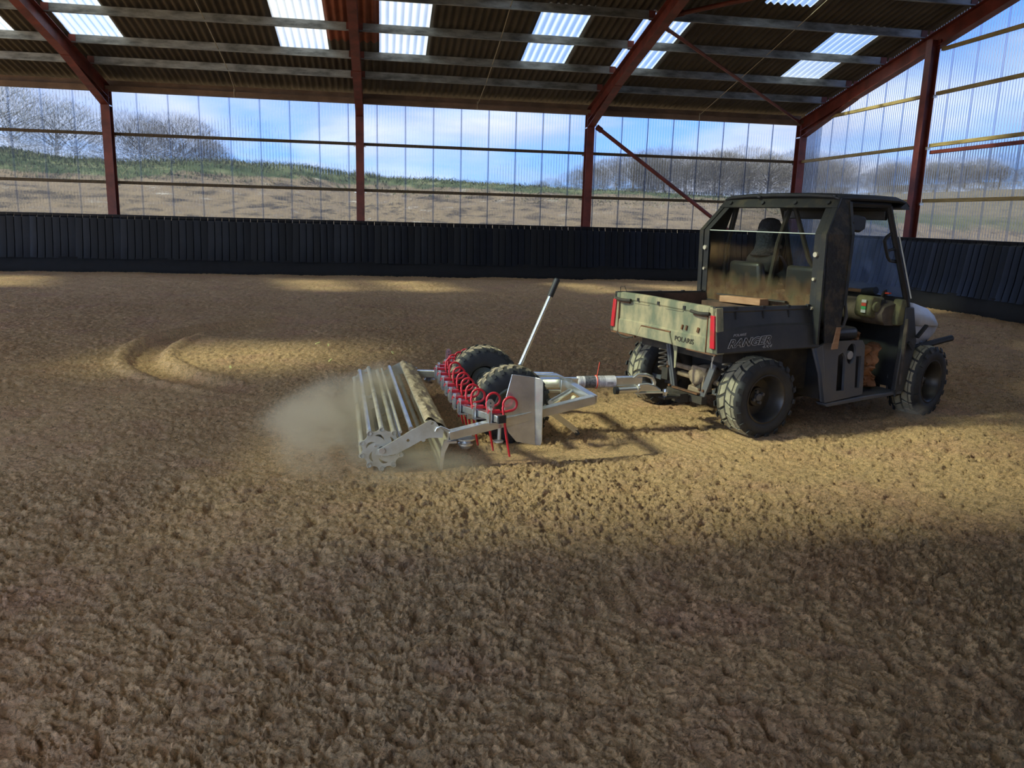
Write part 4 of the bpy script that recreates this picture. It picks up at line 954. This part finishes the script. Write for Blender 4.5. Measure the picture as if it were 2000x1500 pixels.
# --- plank standing on the post, plank in the bed, coat on the floor of the cab
o = empty('wooden_batten', vw(1.165, -.045)+(.66,), VTH, 'short pale wooden batten hung beside the foot of the cab post', 'batten')
mb = MB(); mb.hexa([(-.035, 0, -.005), (.035, 0, -.002), (.038, .016, -.002), (-.032, .016, -.005), (.0, .0, .17), (.045, 0, .17), (.045, .016, .17), (.0, .016, .17)]); mb.build('board', 'wood', o, bevel=.003)
o = empty('wooden_plank', vw(.80, .72)+(.90,), VTH, 'rusty brown plank lying across the front of the cargo bed', 'plank')
mb = MB(); mb.bar((.11, .26, .062), (.10, -.235, .078), .10, .055); mb.build('board', 'wood', o, bevel=.004)
mb = MB(); mb.bar((.165, .40, .088), (.15, -.42, .10), .03, .012); mb.build('dark_batten', 'under', o)
mb = MB(); mb.box(.02, .17, -.44, .44, -.19, .030); mb.build('toolbox', 'bedin', o)
# crumpled canvas
o = empty('canvas_coat', vw(1.74, .22)+(.27,), VTH, 'crumpled brown canvas coat lying in the footwell of the vehicle', 'coat')
def drape(cx, cz, w_, h_, seed, y0, lean=0., nx=26, nz=26):
    rows = []
    for j in range(nz):
        b = j/(nz-1); row = []
        for i in range(nx):
            a = i/(nx-1); x = cx+(a-.5)*w_*(1-.25*b)+lean*b; z = cz+b*h_
            g = float(gnoise(np.array([a*3.1+seed]), np.array([b*2.3+seed]), 40)[0]); g2 = float(gnoise(np.array([a*6+b*5+seed]), np.array([b*2-a*4]), 41)[0])
            ed = min(a, 1-a, b, 1-b)*6; bulge = min(1, ed)**.5
            row.append((x+.05*g2*(b+.3), y0-.11*bulge-.05*abs(g)-.045*abs(g2), z+.05*g))
        rows.append(row)
    return MB().grid(rows)
drape(-.10, .24, .26, .22, 3.3, .10, lean=.02).build('sleeve', 'brown', o, solid=.006, ang=60)
drape(.0, .10, .34, .24, 7.1, .04, lean=.10).build('body', 'brown', o, solid=.006, ang=60)
drape(.05, -.02, .36, .20, 1.7, .03, lean=-.06).build('skirt_fold', 'brown', o, solid=.006, ang=60)

# --- driver, seen from behind through the dirty window
DR = empty('person', vw(1.40, 1.03)+(.80,), VTH, 'person in a dark hat and dark jacket driving, seen through the rear window', 'person')
def skin(name, joints, bones, mt, parent, lev=2, root=0):
    me = bpy.data.meshes.new(name); me.from_pydata([j[:3] for j in joints], bones, []); 
    o = bpy.data.objects.new(name, me); COL.objects.link(o); o.parent = parent
    md = o.modifiers.new('skin', 'SKIN'); md.use_smooth_shade = True
    if not me.skin_vertices:
        bm = bmesh.new(); bm.from_mesh(me); bm.verts.layers.skin.verify(); bm.to_mesh(me); bm.free()
    for i, j in enumerate(joints):
        r = j[3]; me.skin_vertices[0].data[i].radius = r if isinstance(r, tuple) else (r, r); me.skin_vertices[0].data[i].use_root = (i == root)
    sb = o.modifiers.new('sub', 'SUBSURF'); sb.levels = lev; sb.render_levels = lev
    me.materials.append(M[mt]); return o
J = [(-.02, 0, .06, (.13, .16)), (-.03, 0, .24, (.10, .14)), (-.02, 0, .42, (.11, .17)), (.0, 0, .52, (.075, .12)), (.02, 0, .58, .055), (.03, 0, .64, .05),
     (.0, .17, .49, .062), (.08, .25, .28, .05), (.22, .20, .235, .042), (.285, .165, .245, .034),
     (.0, -.17, .49, .062), (.08, -.25, .28, .05), (.22, -.20, .235, .042), (.285, -.165, .245, .034),
     (.06, .10, .06, .085), (.40, .12, .07, .07), (.48, .12, -.14, .052), (.50, .12, -.44, .042), (.60, .12, -.50, .04),
     (.06, -.10, .06, .085), (.40, -.12, .07, .07), (.48, -.12, -.14, .052), (.50, -.12, -.44, .042), (.60, -.12, -.50, .04)]
B = [(0, 1), (1, 2), (2, 3), (3, 4), (4, 5), (2, 6), (6, 7), (7, 8), (8, 9), (2, 10), (10, 11), (11, 12), (12, 13), (0, 14), (14, 15), (15, 16), (16, 17), (17, 18), (0, 19), (19, 20), (20, 21), (21, 22), (22, 23)]
skin('body', J, B, 'cloth', DR)
mb = MB(); n_, m_ = 20, 16; rows = []
for i in range(m_+1):
    t = i/m_*PI; row = []
    for k in range(n_+1):
        a = 2*PI*k/n_; r = math.sin(t); x = math.cos(a)*r*.094; y_ = math.sin(a)*r*.074; z = math.cos(t)*.118
        if x > .06 and -.03 < z < .02 and abs(y_) < .014: x += .020         # nose
        if x > .06 and -.062 < z < -.05 and abs(y_) < .03: x += .004        # mouth
        if x > .05 and .015 < z < .035 and .018 < abs(y_) < .045: x -= .008  # eyes
        if z < -.05: y_ *= .86
        row.append((x, y_, z))
    rows.append(row)
hd = mb.grid(rows).build('head', 'skin', DR, loc=(.035, 0, .725), ang=80)
for g in (-1, 1): MB().lathe([(0, -.006), (.02, -.005), (.03, .0), (.02, .006), (0, .006)], 10, (-.005, g*.077, -.005), 'y').build('ear', 'skin', hd)
mb = MB(); mb.lathe([(.098, .0), (.103, .005), (.103, .04), (.100, .05), (.096, .075), (.075, .11), (.03, .128), (0, .13)], 24, (-.004, 0, .012), 'z', cap=False); mb.build('knit_hat', 'beanie', hd)
mb = MB(); mb.grid([[(-.012+math.cos(a)*r, math.sin(a)*r*.92, z) for a in np.linspace(PI*.42, PI*1.58, 14)] for z, r in ((.03, .102), (-.02, .104), (-.08, .102), (-.14, .115), (-.19, .15))]); mb.build('hood_collar', 'beanie', hd, solid=.014, ang=60)
for g in (-1, 1):
    b0 = Vector((.285, g*.165, .245)); JJ = [(*b0, .026), (b0.x+.05, b0.y-g*.01, b0.z+.005, .034)]; BB = [(0, 1)]
    for f in range(4):
        y_ = b0.y+g*(.022-.018*f); ln = (.9, 1.05, 1.0, .82)[f]; i0 = len(JJ)
        JJ += [(b0.x+.075, y_, b0.z+.012, .010), (b0.x+.075+.03*ln, y_, b0.z+.002, .009), (b0.x+.08+.028*ln, y_, b0.z-.028*ln, .008), (b0.x+.065, y_, b0.z-.035*ln, .007)]
        BB += [(1, i0), (i0, i0+1), (i0+1, i0+2), (i0+2, i0+3)]
    i0 = len(JJ); JJ += [(b0.x+.04, b0.y-g*.035, b0.z-.008, .012), (b0.x+.065, b0.y-g*.045, b0.z-.022, .010), (b0.x+.085, b0.y-g*.035, b0.z-.030, .008)]; BB += [(1, i0), (i0, i0+1), (i0+1, i0+2)]
    skin('hand', JJ, BB, 'skin', DR, 1)
# ------------------------------------------------------------------ arena grader: x forwards, y away from the viewer
AG = empty('arena_grader', (.003, 4.93, 0), math.radians(3.0), 'galvanised arena grader with red spring tines, two wheels and a rod roller', 'grader')
def gp(mb, name, mt, parent=None, **kw): return mb.build(name, mt, parent or AG, **kw)
WD = 2.07
# roller: three toothed discs, ten rods
CR = empty('rod_roller', (0, 0, .146)); CR.parent = AG
NR, RR = 10, .128
def disc_outline(n=10, r0=.128, r1=.150):
    P = []
    for i in range(n*12):
        a = 2*PI*i/(n*12)+.30; k = (i % 12)/12
        P.append(((r0-.002+.024*max(0, math.cos(2*PI*k))**.7 - .006*max(0, -math.cos(2*PI*k)))*math.cos(a), (r0-.002+.024*max(0, math.cos(2*PI*k))**.7-.006*max(0, -math.cos(2*PI*k)))*math.sin(a)))
    return P
def slot(a0):
    P = []
    for t in np.linspace(0, 1, 8): a = a0+t*.75; r = .058+.036*t; P.append((r*math.cos(a), r*math.sin(a)))
    for t in np.linspace(1, 0, 8): a = a0+t*.75+.02; r = .058+.036*t+.017*math.sin(PI*t)+.002; P.append((r*math.cos(a), r*math.sin(a)))
    return P
for y_ in (0, WD*.5, WD):
    plate('end_disc', disc_outline(), [slot(i*PI/3+.2) for i in range(6)], .008, 'zincd', CR, frame((0, y_, 0), (1, 0, 0), (0, 0, 1)))
for i in range(NR):
    a = 2*PI*i/NR+.30; x, z = RR*math.cos(a), RR*math.sin(a); mb = MB()
    q = [(r_*math.cos(b_), r_*math.sin(b_)) for r_ in (.016, .0115) for b_ in np.linspace(0, 2*PI, 12, endpoint=False)]
    o_ = len(mb.v); V = []
    for yy in (-.014, WD+.014): V += [(x+p[0], yy, z+p[1]) for p in q]
    F = []
    for k in range(12):
        k2 = (k+1) % 12
        F += [(k, k2, 24+k2, 24+k), (12+k2, 12+k, 36+k, 36+k2), (k2, k, 12+k, 12+k2), (24+k, 24+k2, 36+k2, 36+k)]
    mb.add(V, F); gp(mb, 'roller_rod', 'zincd' if i % 3 else 'zinc', CR)
mb = MB(); mb.tube([(0, -.02, 0), (0, WD+.02, 0)], .018, 12); gp(mb, 'axle', 'under', CR)
for i in range(3):
    a = i*2.1+.5; MB().tube([(.045*math.cos(a), -.004, .045*math.sin(a)), (.045*math.cos(a), -.014, .045*math.sin(a))], .008, 6).build('bolt', 'zinc', CR)
for (x, z, r, mt) in ((.185, .278, .0165, 'zinc'), (.118, .262, .010, 'zincd'), (.262, .205, .014, 'zincd')):
    mb = MB(); mb.tube([(x, -.03, z), (x, WD+.03, z)], r, 12); gp(mb, 'cross_tube', mt)
# arms holding the roller
for y_, g in ((-.030, -1), (WD+.030, 1)):
    O_ = [(-.04, .118), (-.028, .150), (.03, .178), (.17, .262), (.305, .335), (.338, .322), (.365, .285), (.392, .262), (.385, .215), (.30, .218), (.245, .200), (.17, .158), (.09, .118), (.02, .108)]
    hole = [(.165+.010*math.cos(a), .205+.010*math.sin(a)) for a in np.linspace(0, 2*PI, 12, endpoint=False)]
    hole2 = [(.318+.009*math.cos(a), .312+.009*math.sin(a)) for a in np.linspace(0, 2*PI, 12, endpoint=False)]
    pl = plate('roller_arm', O_, [hole, hole2], .008, 'zincd', AG, frame((0, y_, 0), (1, 0, 0), (0, 0, 1)))
    MB().tube([(0, y_+g*.004, .146), (0, y_+g*.022, .146)], .020, 8).build('bearing_cap', 'zinc', pl)
    MB().tube([(.335, y_+g*.012, .262), (.345, y_+g*.014, .285), (.37, y_+g*.015, .292), (.405, y_+g*.012, .275), (.43, y_+g*.012, .262)], .007, 8).build('hook', 'zinc', pl)
# levelling board: bent plate with sand lying on it
mb = MB(); pr = [(.268, .318), (.300, .322), (.425, .252), (.432, .215), (.405, .115), (.375, -.01), (.367, -.01), (.396, .118), (.421, .213), (.415, .243), (.298, .312)]
mb.prism([(x, -.02, z) for x, z in pr], (0, WD+.04, 0)); lb = gp(mb, 'levelling_board', 'zincd', bevel=.003)
rows = []; ny = 160
for i in range(ny):
    yy = .0+WD*i/(ny-1); row = []
    for j in range(9):
        t = j/8; x = .275+.148*t; z0 = .325-(max(0, x-.30))*.56
        hgt = .020*math.sin(PI*t)**.5*(.6+1.2*abs(float(gnoise(np.array([yy*4]), np.array([t*2.]), 50)[0])))+.012*float(gnoise(np.array([yy*14]), np.array([t*4.]), 51)[0])
        row.append((x, yy, z0+max(-.002, hgt)))
    rows.append(row)
so = MB().grid(rows).build('sand_layer', 'sanddust', lb, ang=60); so['kind'] = 'stuff'
# side rails rising to the front, cross members, drawbar
NRL = [(.425, -.005, .222), (.78, .04, .30), (1.44, .14, .405)]
FRF = (1.49, 1.37, .32)
def far(p): return (p[0], WD-p[1], p[2])
for f in (lambda p: p, far):
    e_ = NRL[2] if f(NRL[0])[1] < 1 else FRF
    mb = MB(); mb.bar(f(NRL[0]), e_, .060, .060); ra = gp(mb, 'side_rail', 'zinc', bevel=.004)
    a = f(NRL[0]); MB().box(a[0]-.006, a[0]+.002, a[1]-.022, a[1]+.022, a[2]-.022, a[2]+.022).build('sand_in_tube', 'sanddust', ra)
    MB().box(a[0]-.01, a[0]+.05, a[1]-.036, a[1]+.036, a[2]-.045, a[2]-.030).build('end_plate', 'zinc', ra)
    MB().lathe([(.0, -.07), (.035, -.065), (.05, -.045), (.05, -.035), (.035, -.028), (.045, -.015), (.065, -.008), (.065, 0), (0, 0)], 16, (a[0]+.115, a[1]+.02, a[2]-.025), 'z').build('pivot_spring', 'zinc', ra)
    mb = MB(); b_ = f((.37, -.02, .0)); s_ = 1 if f(NRL[0])[1] < 1 else -1
    mb.prism([(.395, a[1]-.03*s_, .20), (.44, a[1]-.03*s_, .20), (.40, a[1]-.03*s_, .115), (.385, a[1]-.03*s_, .0), (.367, a[1]-.03*s_, .0), (.375, a[1]-.03*s_, .12)], (0, .012*s_, 0)); mb.build('board_end', 'zinc', ra)
CY = .745
mb = MB(); mb.bar(NRL[2], (1.44, CY, .385), .055, .055); mb.bar(FRF, (1.44, CY, .385), .055, .055); gp(mb, 'front_cross_tube', 'zinc', bevel=.004)
mb = MB(); mb.bar((1.05, CY, .397), (2.02, CY, .400), .062, .070); db = gp(mb, 'drawbar', 'zinc', bevel=.005)
mb = MB(); mb.bar((.62, .30, .27), (.62, WD-.30, .27), .05, .05); mb.bar((.62, CY, .28), (1.1, CY, .36), .05, .05); gp(mb, 'rear_cross_tube', 'zinc', bevel=.004)
mb = MB(); mb.bar((1.05, .35, .255), (1.05, WD-.35, .255), .045, .045); gp(mb, 'axle_beam', 'zinc', bevel=.004)
mb = MB(); mb.tube([(1.18, .30, .35), (1.40, .55, .375)], .020, 8); gp(mb, 'stay_tube', 'zinc')
mb = MB(); mb.prism([(1.385, .80, .41), (1.44, .80, .41), (1.44, .80, .385), (1.425, .80, .25), (1.40, .80, .25)], (0, .008, 0)); mb.box(1.385, 1.44, .80, .86, .405, .413); mb.prism([(1.395, CY-.035, .44), (1.455, CY-.035, .44), (1.455, CY-.035, .28), (1.395, CY-.035, .28)], (0, .008, 0)); gp(mb, 'bracket_plate', 'zinc', bevel=.003)
mb = MB(); mb.box(1.365, 1.445, CY-.055, CY-.047, .26, .428); gp(mb, 'bracket_plate', 'zinc', bevel=.004)
mb = MB(); mb.bar((1.17, CY-.04, .34), (1.50, CY-.01, .335), .05, .02); mb.bar((1.20, CY, .30), (1.43, CY, .30), .05, .05); gp(mb, 'lower_link', 'zincd', bevel=.003)
mb = MB(); mb.bar((1.06, CY+.03, .455), (1.35, CY-.01, .452), .040, .014); mb.bar((1.35, CY-.01, .452), (1.44, CY-.02, .415), .040, .014); gp(mb, 'lift_link', 'zinc', bevel=.003)
# label wrapped on the drawbar, with an orange tie
def on_bar(x): return (x, CY, .398)
def wrap(x0, x1, mt, nm, r, par=None):
    mb = MB(); a, b = Vector(on_bar(x0)), Vector(on_bar(x1)); mb.tube([a, a+(b-a)*.5, b], r, 20); return gp(mb, nm, mt, par)
lw = wrap(1.508, 1.806, 'label', 'label_wrap', .046)
wrap(1.56, 1.645, 'labelblack', 'printed_band', .0468, lw)
for x in (1.525, 1.537, 1.672, 1.685, 1.695, 1.705, 1.714): wrap(x, x+.003, 'labelblack', 'printed_line', .0466, lw)
for k in range(5): MB().box(1.735+.010*k, 1.739+.010*k, CY-.0475, CY-.044, .385, .405).build('printed_line', 'labelblack', lw)
mb = MB(); c_ = Vector(on_bar(1.655)); mb.tube([c_+Vector((0, .0495*math.cos(a), .0495*math.sin(a))) for a in np.linspace(0, 2*PI, 20, endpoint=False)], .004, 6, closed=True); mb.tube([c_+Vector((0, -.02, .047)), c_+Vector((.006, -.02, .09)), c_+Vector((.018, -.015, .155))], .003, 5); gp(mb, 'cable_tie', 'tie')
# coupling head with handle and grip tube
mb = MB(); mb.prism([(1.97, CY-.045, .335), (1.99, CY-.045, .385), (2.06, CY-.045, .39), (2.13, CY-.045, .368), (2.175, CY-.045, .338), (2.175, CY-.045, .318), (1.97, CY-.045, .318)], (0, .09, 0)); ch = gp(mb, 'coupling_head', 'zinc', bevel=.012, seg=3)
mb = MB(); mb.box(1.96, 2.185, CY-.06, CY+.06, .309, .319); mb.build('flange', 'zincd', ch, bevel=.003)
mb = MB(); mb.tube([(1.945, CY-.02, .425), (1.985, CY-.02, .452), (2.05, CY-.02, .450), (2.10, CY-.02, .430), (2.12, CY-.02, .39), (2.115, CY-.02, .36)], [.012, .016, .016, .017, .018, .018], 10); mb.build('coupling_handle', 'zinc', ch)
mb = MB(); mb.tube([(1.79, CY-.07, .342), (1.985, CY-.055, .346)], .026, 14); jt = gp(mb, 'grip_tube', 'zinc')
mb = MB(); mb.tube([(1.782, CY-.0706, .3418), (1.81, CY-.0685, .3424)], .029, 14); mb.build('end_cap', 'black', jt)
mb = MB(); mb.tube([(1.965, CY-.0566, .3456), (1.975, CY-.0558, .3458)], .029, 14); mb.build('collar', 'zincd', jt)
# lifting lever
mb = MB(); mb.tube([(1.02, .80, .40), (1.31, .80, 1.10)], .0165, 12); lv = gp(mb, 'lift_lever', 'zinc')
mb = MB(); mb.tube([(1.285, .80, 1.04), (1.335, .80, 1.165), (1.338, .80, 1.172)], [.0225, .0225, .016], 12); mb.build('rubber_grip', 'black', lv)
mb = MB(); mb.tube([(1.02, .755, .40), (1.02, .875, .40)], .03, 12); mb.bar((.95, .82, .30), (1.06, .82, .46), .02, .07); mb.build('pivot', 'zinc', lv)
# parking leg
mb = MB(); A, B_ = Vector((1.17, .42, .275)), Vector((1.42, .44, .095)); mb.bar(A, B_, .050, .010); mb.bar(A+Vector((0, -.025, .015)), B_+Vector((0, -.010, .008)), .006, .04); mb.bar(A+Vector((0, .025, .015)), B_+Vector((0, .010, .008)), .006, .04); lg = gp(mb, 'parking_leg', 'zinc')
mb = MB(); mb.bar((1.26, .425, .24), (1.40, .44, .36), .05, .008); mb.build('leg_bracket', 'zincd', lg)
mb = MB(); mb.tube([B_+Vector((-.012, 0, .012)), B_+Vector((.014, 0, -.02))], .017, 10); mb.build('rubber_foot', 'black', lg)
# tine bar: straight middle, ends swept forward
TB = [(.755, -.055, .335), (.575, .36, .315), (.585, 1.69, .305), (.785, 2.04, .315)]
mb = MB(); mb.bar(TB[0], TB[1], .055, .045); mb.bar(TB[1], TB[2], .055, .045); mb.bar(TB[2], TB[3], .055, .045); tb = gp(mb, 'tine_bar', 'zinc', bevel=.003)
MB().bar((.7635, -.075, .335), (.757, -.06, .335), .058, .050).build('end_cap', 'black', tb)
def tine_mesh():
    mb = MB(); r = .0085; P = [(-.06, 0, .036), (.0, 0, .036), (.06, 0, .038)]
    cx, cz, R_ = .085, .089, .046
    for i in range(25):
        a = -PI/2+2*PI*i/24*1.0; 
        P.append((cx+R_*math.cos(a), -.018*i/24, cz+R_*math.sin(a)))
    P = P[:3+20]
    P += [(cx-R_-.004, -.02, cz-.02), (cx-R_+.004, -.02, .02), (cx-R_+.020, -.02, -.10), (cx-R_+.050, -.02, -.26)]
    rr = [r]*(len(P)-1)+[r*.8]
    mb.tube(P, rr, 8); return mb.mesh('spring_tine', 'redwire', True, 60)
tme = tine_mesh()
mb = MB(); mb.box(-.055, .020, -.016, .016, .040, .052); clm = mb.mesh('clamp_pad', 'redwire', False)
mb = MB(); mb.box(-.055, -.045, -.022, .022, -.030, .046)
for y_ in (-.014, .014): mb.tube([(-.038, y_, -.045), (-.038, y_, .062)], .006, 6); mb.tube([(-.038, y_, .052), (-.038, y_, .066)], .011, 6)
mb.box(-.05, .03, -.022, .022, -.040, -.028); clb = mb.mesh('clamp_bolts', 'zinc', True, 40)
def lerp(a, b, t): return tuple(a[i]+(b[i]-a[i])*t for i in range(3))
TS = [lerp(TB[0], TB[1], t) for t in (.10, .52, .93)]+[lerp(TB[1], TB[2], t) for t in (.10, .27, .44, .61, .78, .95)]+[lerp(TB[2], TB[3], t) for t in (.18, .55, .90)]
for i, p in enumerate(TS):
    t = inst('spring_tine', tme, AG, p, (0, 0, .04*math.sin(i*2.1))); inst('clamp_pad', clm, t); inst('clamp_bolts', clb, t)
for y_ in (.03, 2.03):
    k = .70
    mb = MB(); mb.prism([(k-.025, y_-.02, .30), (k+.025, y_-.02, .30), (k+.025, y_-.02, .43), (k+.01, y_-.02, .45), (k-.01, y_-.02, .45), (k-.025, y_-.02, .43)], (0, .006, 0)); sp = gp(mb, 'stop_plate', 'zinc')
    for z in (.40, .425): MB().tube([(k, y_-.022, z), (k, y_-.026, z)], .005, 6).build('hole', 'black', sp)
    mb = MB(); mb.tube([(k+.07, y_, .34), (k+.065, y_, .17)], .012, 8); mb.lathe([(0, -.01), (.034, -.006), (.034, .004), (0, .01)], 14, (k+.06, y_-.004, .165), 'z'); gp(mb, 'tine_stop_bolt', 'zincd')
# side shield plate
SY = -.045
pts = [(.845, .606), (1.00, .583), (1.015, .120), (.885, .150), (.83, .215), (.80, .30), (.80, .42)]
fm = MB(); fm.prism([(x, .045, z) for x, z in pts], (0, .006, 0)); sh = gp(fm, 'side_shield', 'zinc', bevel=.002)
fm = MB(); fm.prism([(1.00, .045, .583), (1.036, .01, .578), (1.045, .005, .56), (1.050, .003, .155), (1.042, .005, .13), (1.015, .045, .120)], (.004, .004, 0)); fm.build('folded_edge', 'zinc', sh, bevel=.002)
MB().tube([(1.06, .06, .315), (1.06, .05, .315)], .012, 8).build('bolt', 'zinc', sh)
# wheels
def tread_small(R_, W_):
    c, t, rim, nut, bk = tyre_meshes(R_, W_, 25, 9, .125, .60, .925); return c, t, rim, nut
TG = tread_small(.285, .20); tgm = [TG[0].mesh('wheel', 'tyre', True, 50), TG[1].mesh('tread', 'gtread', True, 30), TG[2].mesh('rim', 'rim2', True, 40), TG[3].mesh('hub', 'zincd', True, 40)]
for (x, y_, tr_, fl) in ((.965, .60, -.02, False), (.925, 1.50, -.02, True)):
    wv = inst('wheel', tgm[0], AG, (x, y_, .278), (0, 0, tr_+(PI if fl else 0)))
    for nm, me in (('tread', tgm[1]), ('rim', tgm[2]), ('hub', tgm[3])): inst(nm, me, wv, rot=(0, .4 if fl else 0, 0))
mb = MB(); mb.tube([(.965, .60, .278), (.93, 1.5, .278)], .022, 10); gp(mb, 'axle_shaft', 'zincd')

# ------------------------------------------------------------------ dust
def dust(name, loc, size, dens, label, seed, rot=0., col=(1., .87, .64)):
    m = bpy.data.materials.new(name); m.use_nodes = True; nt = m.node_tree; nt.nodes.clear(); L = nt.links.new
    out = nd(nt, 'ShaderNodeOutputMaterial'); pv = nd(nt, 'ShaderNodeVolumePrincipled'); pv.inputs['Color'].default_value = (*col, 1); pv.inputs['Anisotropy'].default_value = .2
    t = nd(nt, 'ShaderNodeTexCoord'); mp = nd(nt, 'ShaderNodeMapping'); mp.inputs['Location'].default_value = (seed, seed*.7, 0); L(t.outputs['Object'], mp.inputs[0])
    n = nd(nt, 'ShaderNodeTexNoise', i_Scale=1.9, i_Detail=4, i_Roughness=.55, i_Distortion=.4); L(mp.outputs[0], n.inputs['Vector'])
    ln = nd(nt, 'ShaderNodeVectorMath', operation='LENGTH'); L(t.outputs['Object'], ln.inputs[0])
    wn = nd(nt, 'ShaderNodeTexNoise', i_Scale=1.3, i_Detail=3); L(mp.outputs[0], wn.inputs['Vector'])
    wa = nd(nt, 'ShaderNodeMath', operation='MULTIPLY_ADD', i_1=.9, i_2=-.36); L(wn.outputs[0], wa.inputs[0]); wl2 = nd(nt, 'ShaderNodeMath', operation='ADD'); L(wa.outputs[0], wl2.inputs[0]); L(ln.outputs['Value'], wl2.inputs[1])
    fo0 = nd(nt, 'ShaderNodeMapRange', interpolation_type='SMOOTHSTEP', i_1=.05, i_2=.92, i_3=1., i_4=0.); L(wl2.outputs[0], fo0.inputs[0])
    fe = nd(nt, 'ShaderNodeMapRange', interpolation_type='SMOOTHSTEP', i_1=.6, i_2=1., i_3=1., i_4=0.); L(ln.outputs['Value'], fe.inputs[0])
    fo = nd(nt, 'ShaderNodeMath', operation='MULTIPLY'); L(fo0.outputs[0], fo.inputs[0]); L(fe.outputs[0], fo.inputs[1])
    nr = nd(nt, 'ShaderNodeMapRange', i_1=.40, i_2=.64, i_3=.03, i_4=1.); L(n.outputs[0], nr.inputs[0])
    s = nd(nt, 'ShaderNodeSeparateXYZ'); L(t.outputs['Object'], s.inputs[0])
    a = nd(nt, 'ShaderNodeMath', operation='MULTIPLY'); L(fo.outputs[0], a.inputs[0]); L(nr.outputs[0], a.inputs[1])
    c = nd(nt, 'ShaderNodeMath', operation='MULTIPLY', i_1=dens); L(a.outputs[0], c.inputs[0]); L(c.outputs[0], pv.inputs['Density'])
    L(pv.outputs[0], out.inputs['Volume']); M[name] = m
    mb = MB(); mb.lathe([(0, -1.)]+[(math.sin(a_), -math.cos(a_)) for a_ in np.linspace(0, PI, 12)[1:-1]]+[(0, 1.)], 20, (0, 0, 0), 'z')
    o = mb.build(name, name, None); o.location = loc; o.scale = size; o.rotation_euler = (0, 0, rot)
    tag(o, label, 'dust', kind='stuff')
dust('dust_cloud', (-.28, 5.70, .02), (.85, 1.50, .52), 10.0, 'pale dust cloud thrown up behind the rod roller', 2.3)
dust('dust_haze', (-.05, 6.35, .16), (.45, .95, .34), 9.0, 'thin dust veiling the far ends of the roller rods', 11.4)
dust('dust_drift', (.22, 4.95, .03), (.95, .50, .20), 9.0, 'low dust blowing around the near end of the roller', 5.1)
dust('dust_puff', vw(2.10, -.12)+(.06,), (.30, .16, .16), 6.0, 'small dust puff beside the near front wheel', 8.2, VTH)
# straw flecks on the sand
r_ = random.Random(3); mb = MB()
for x, y in [(-.78, 9.9), (-.62, 9.75), (-.55, 8.7), (-1.5, 8.3), (.15, 9.2)]:
    a = r_.uniform(0, 3); mb.bar((x, y, .03), (x+.06*math.cos(a), y+.06*math.sin(a), .045), .02, .01)
o = mb.build('straw_flecks', 'straw', None); tag(o, 'pale yellow straw flecks lying on the sand behind the roller', 'straw', kind='stuff')
bpy.context.view_layer.update()
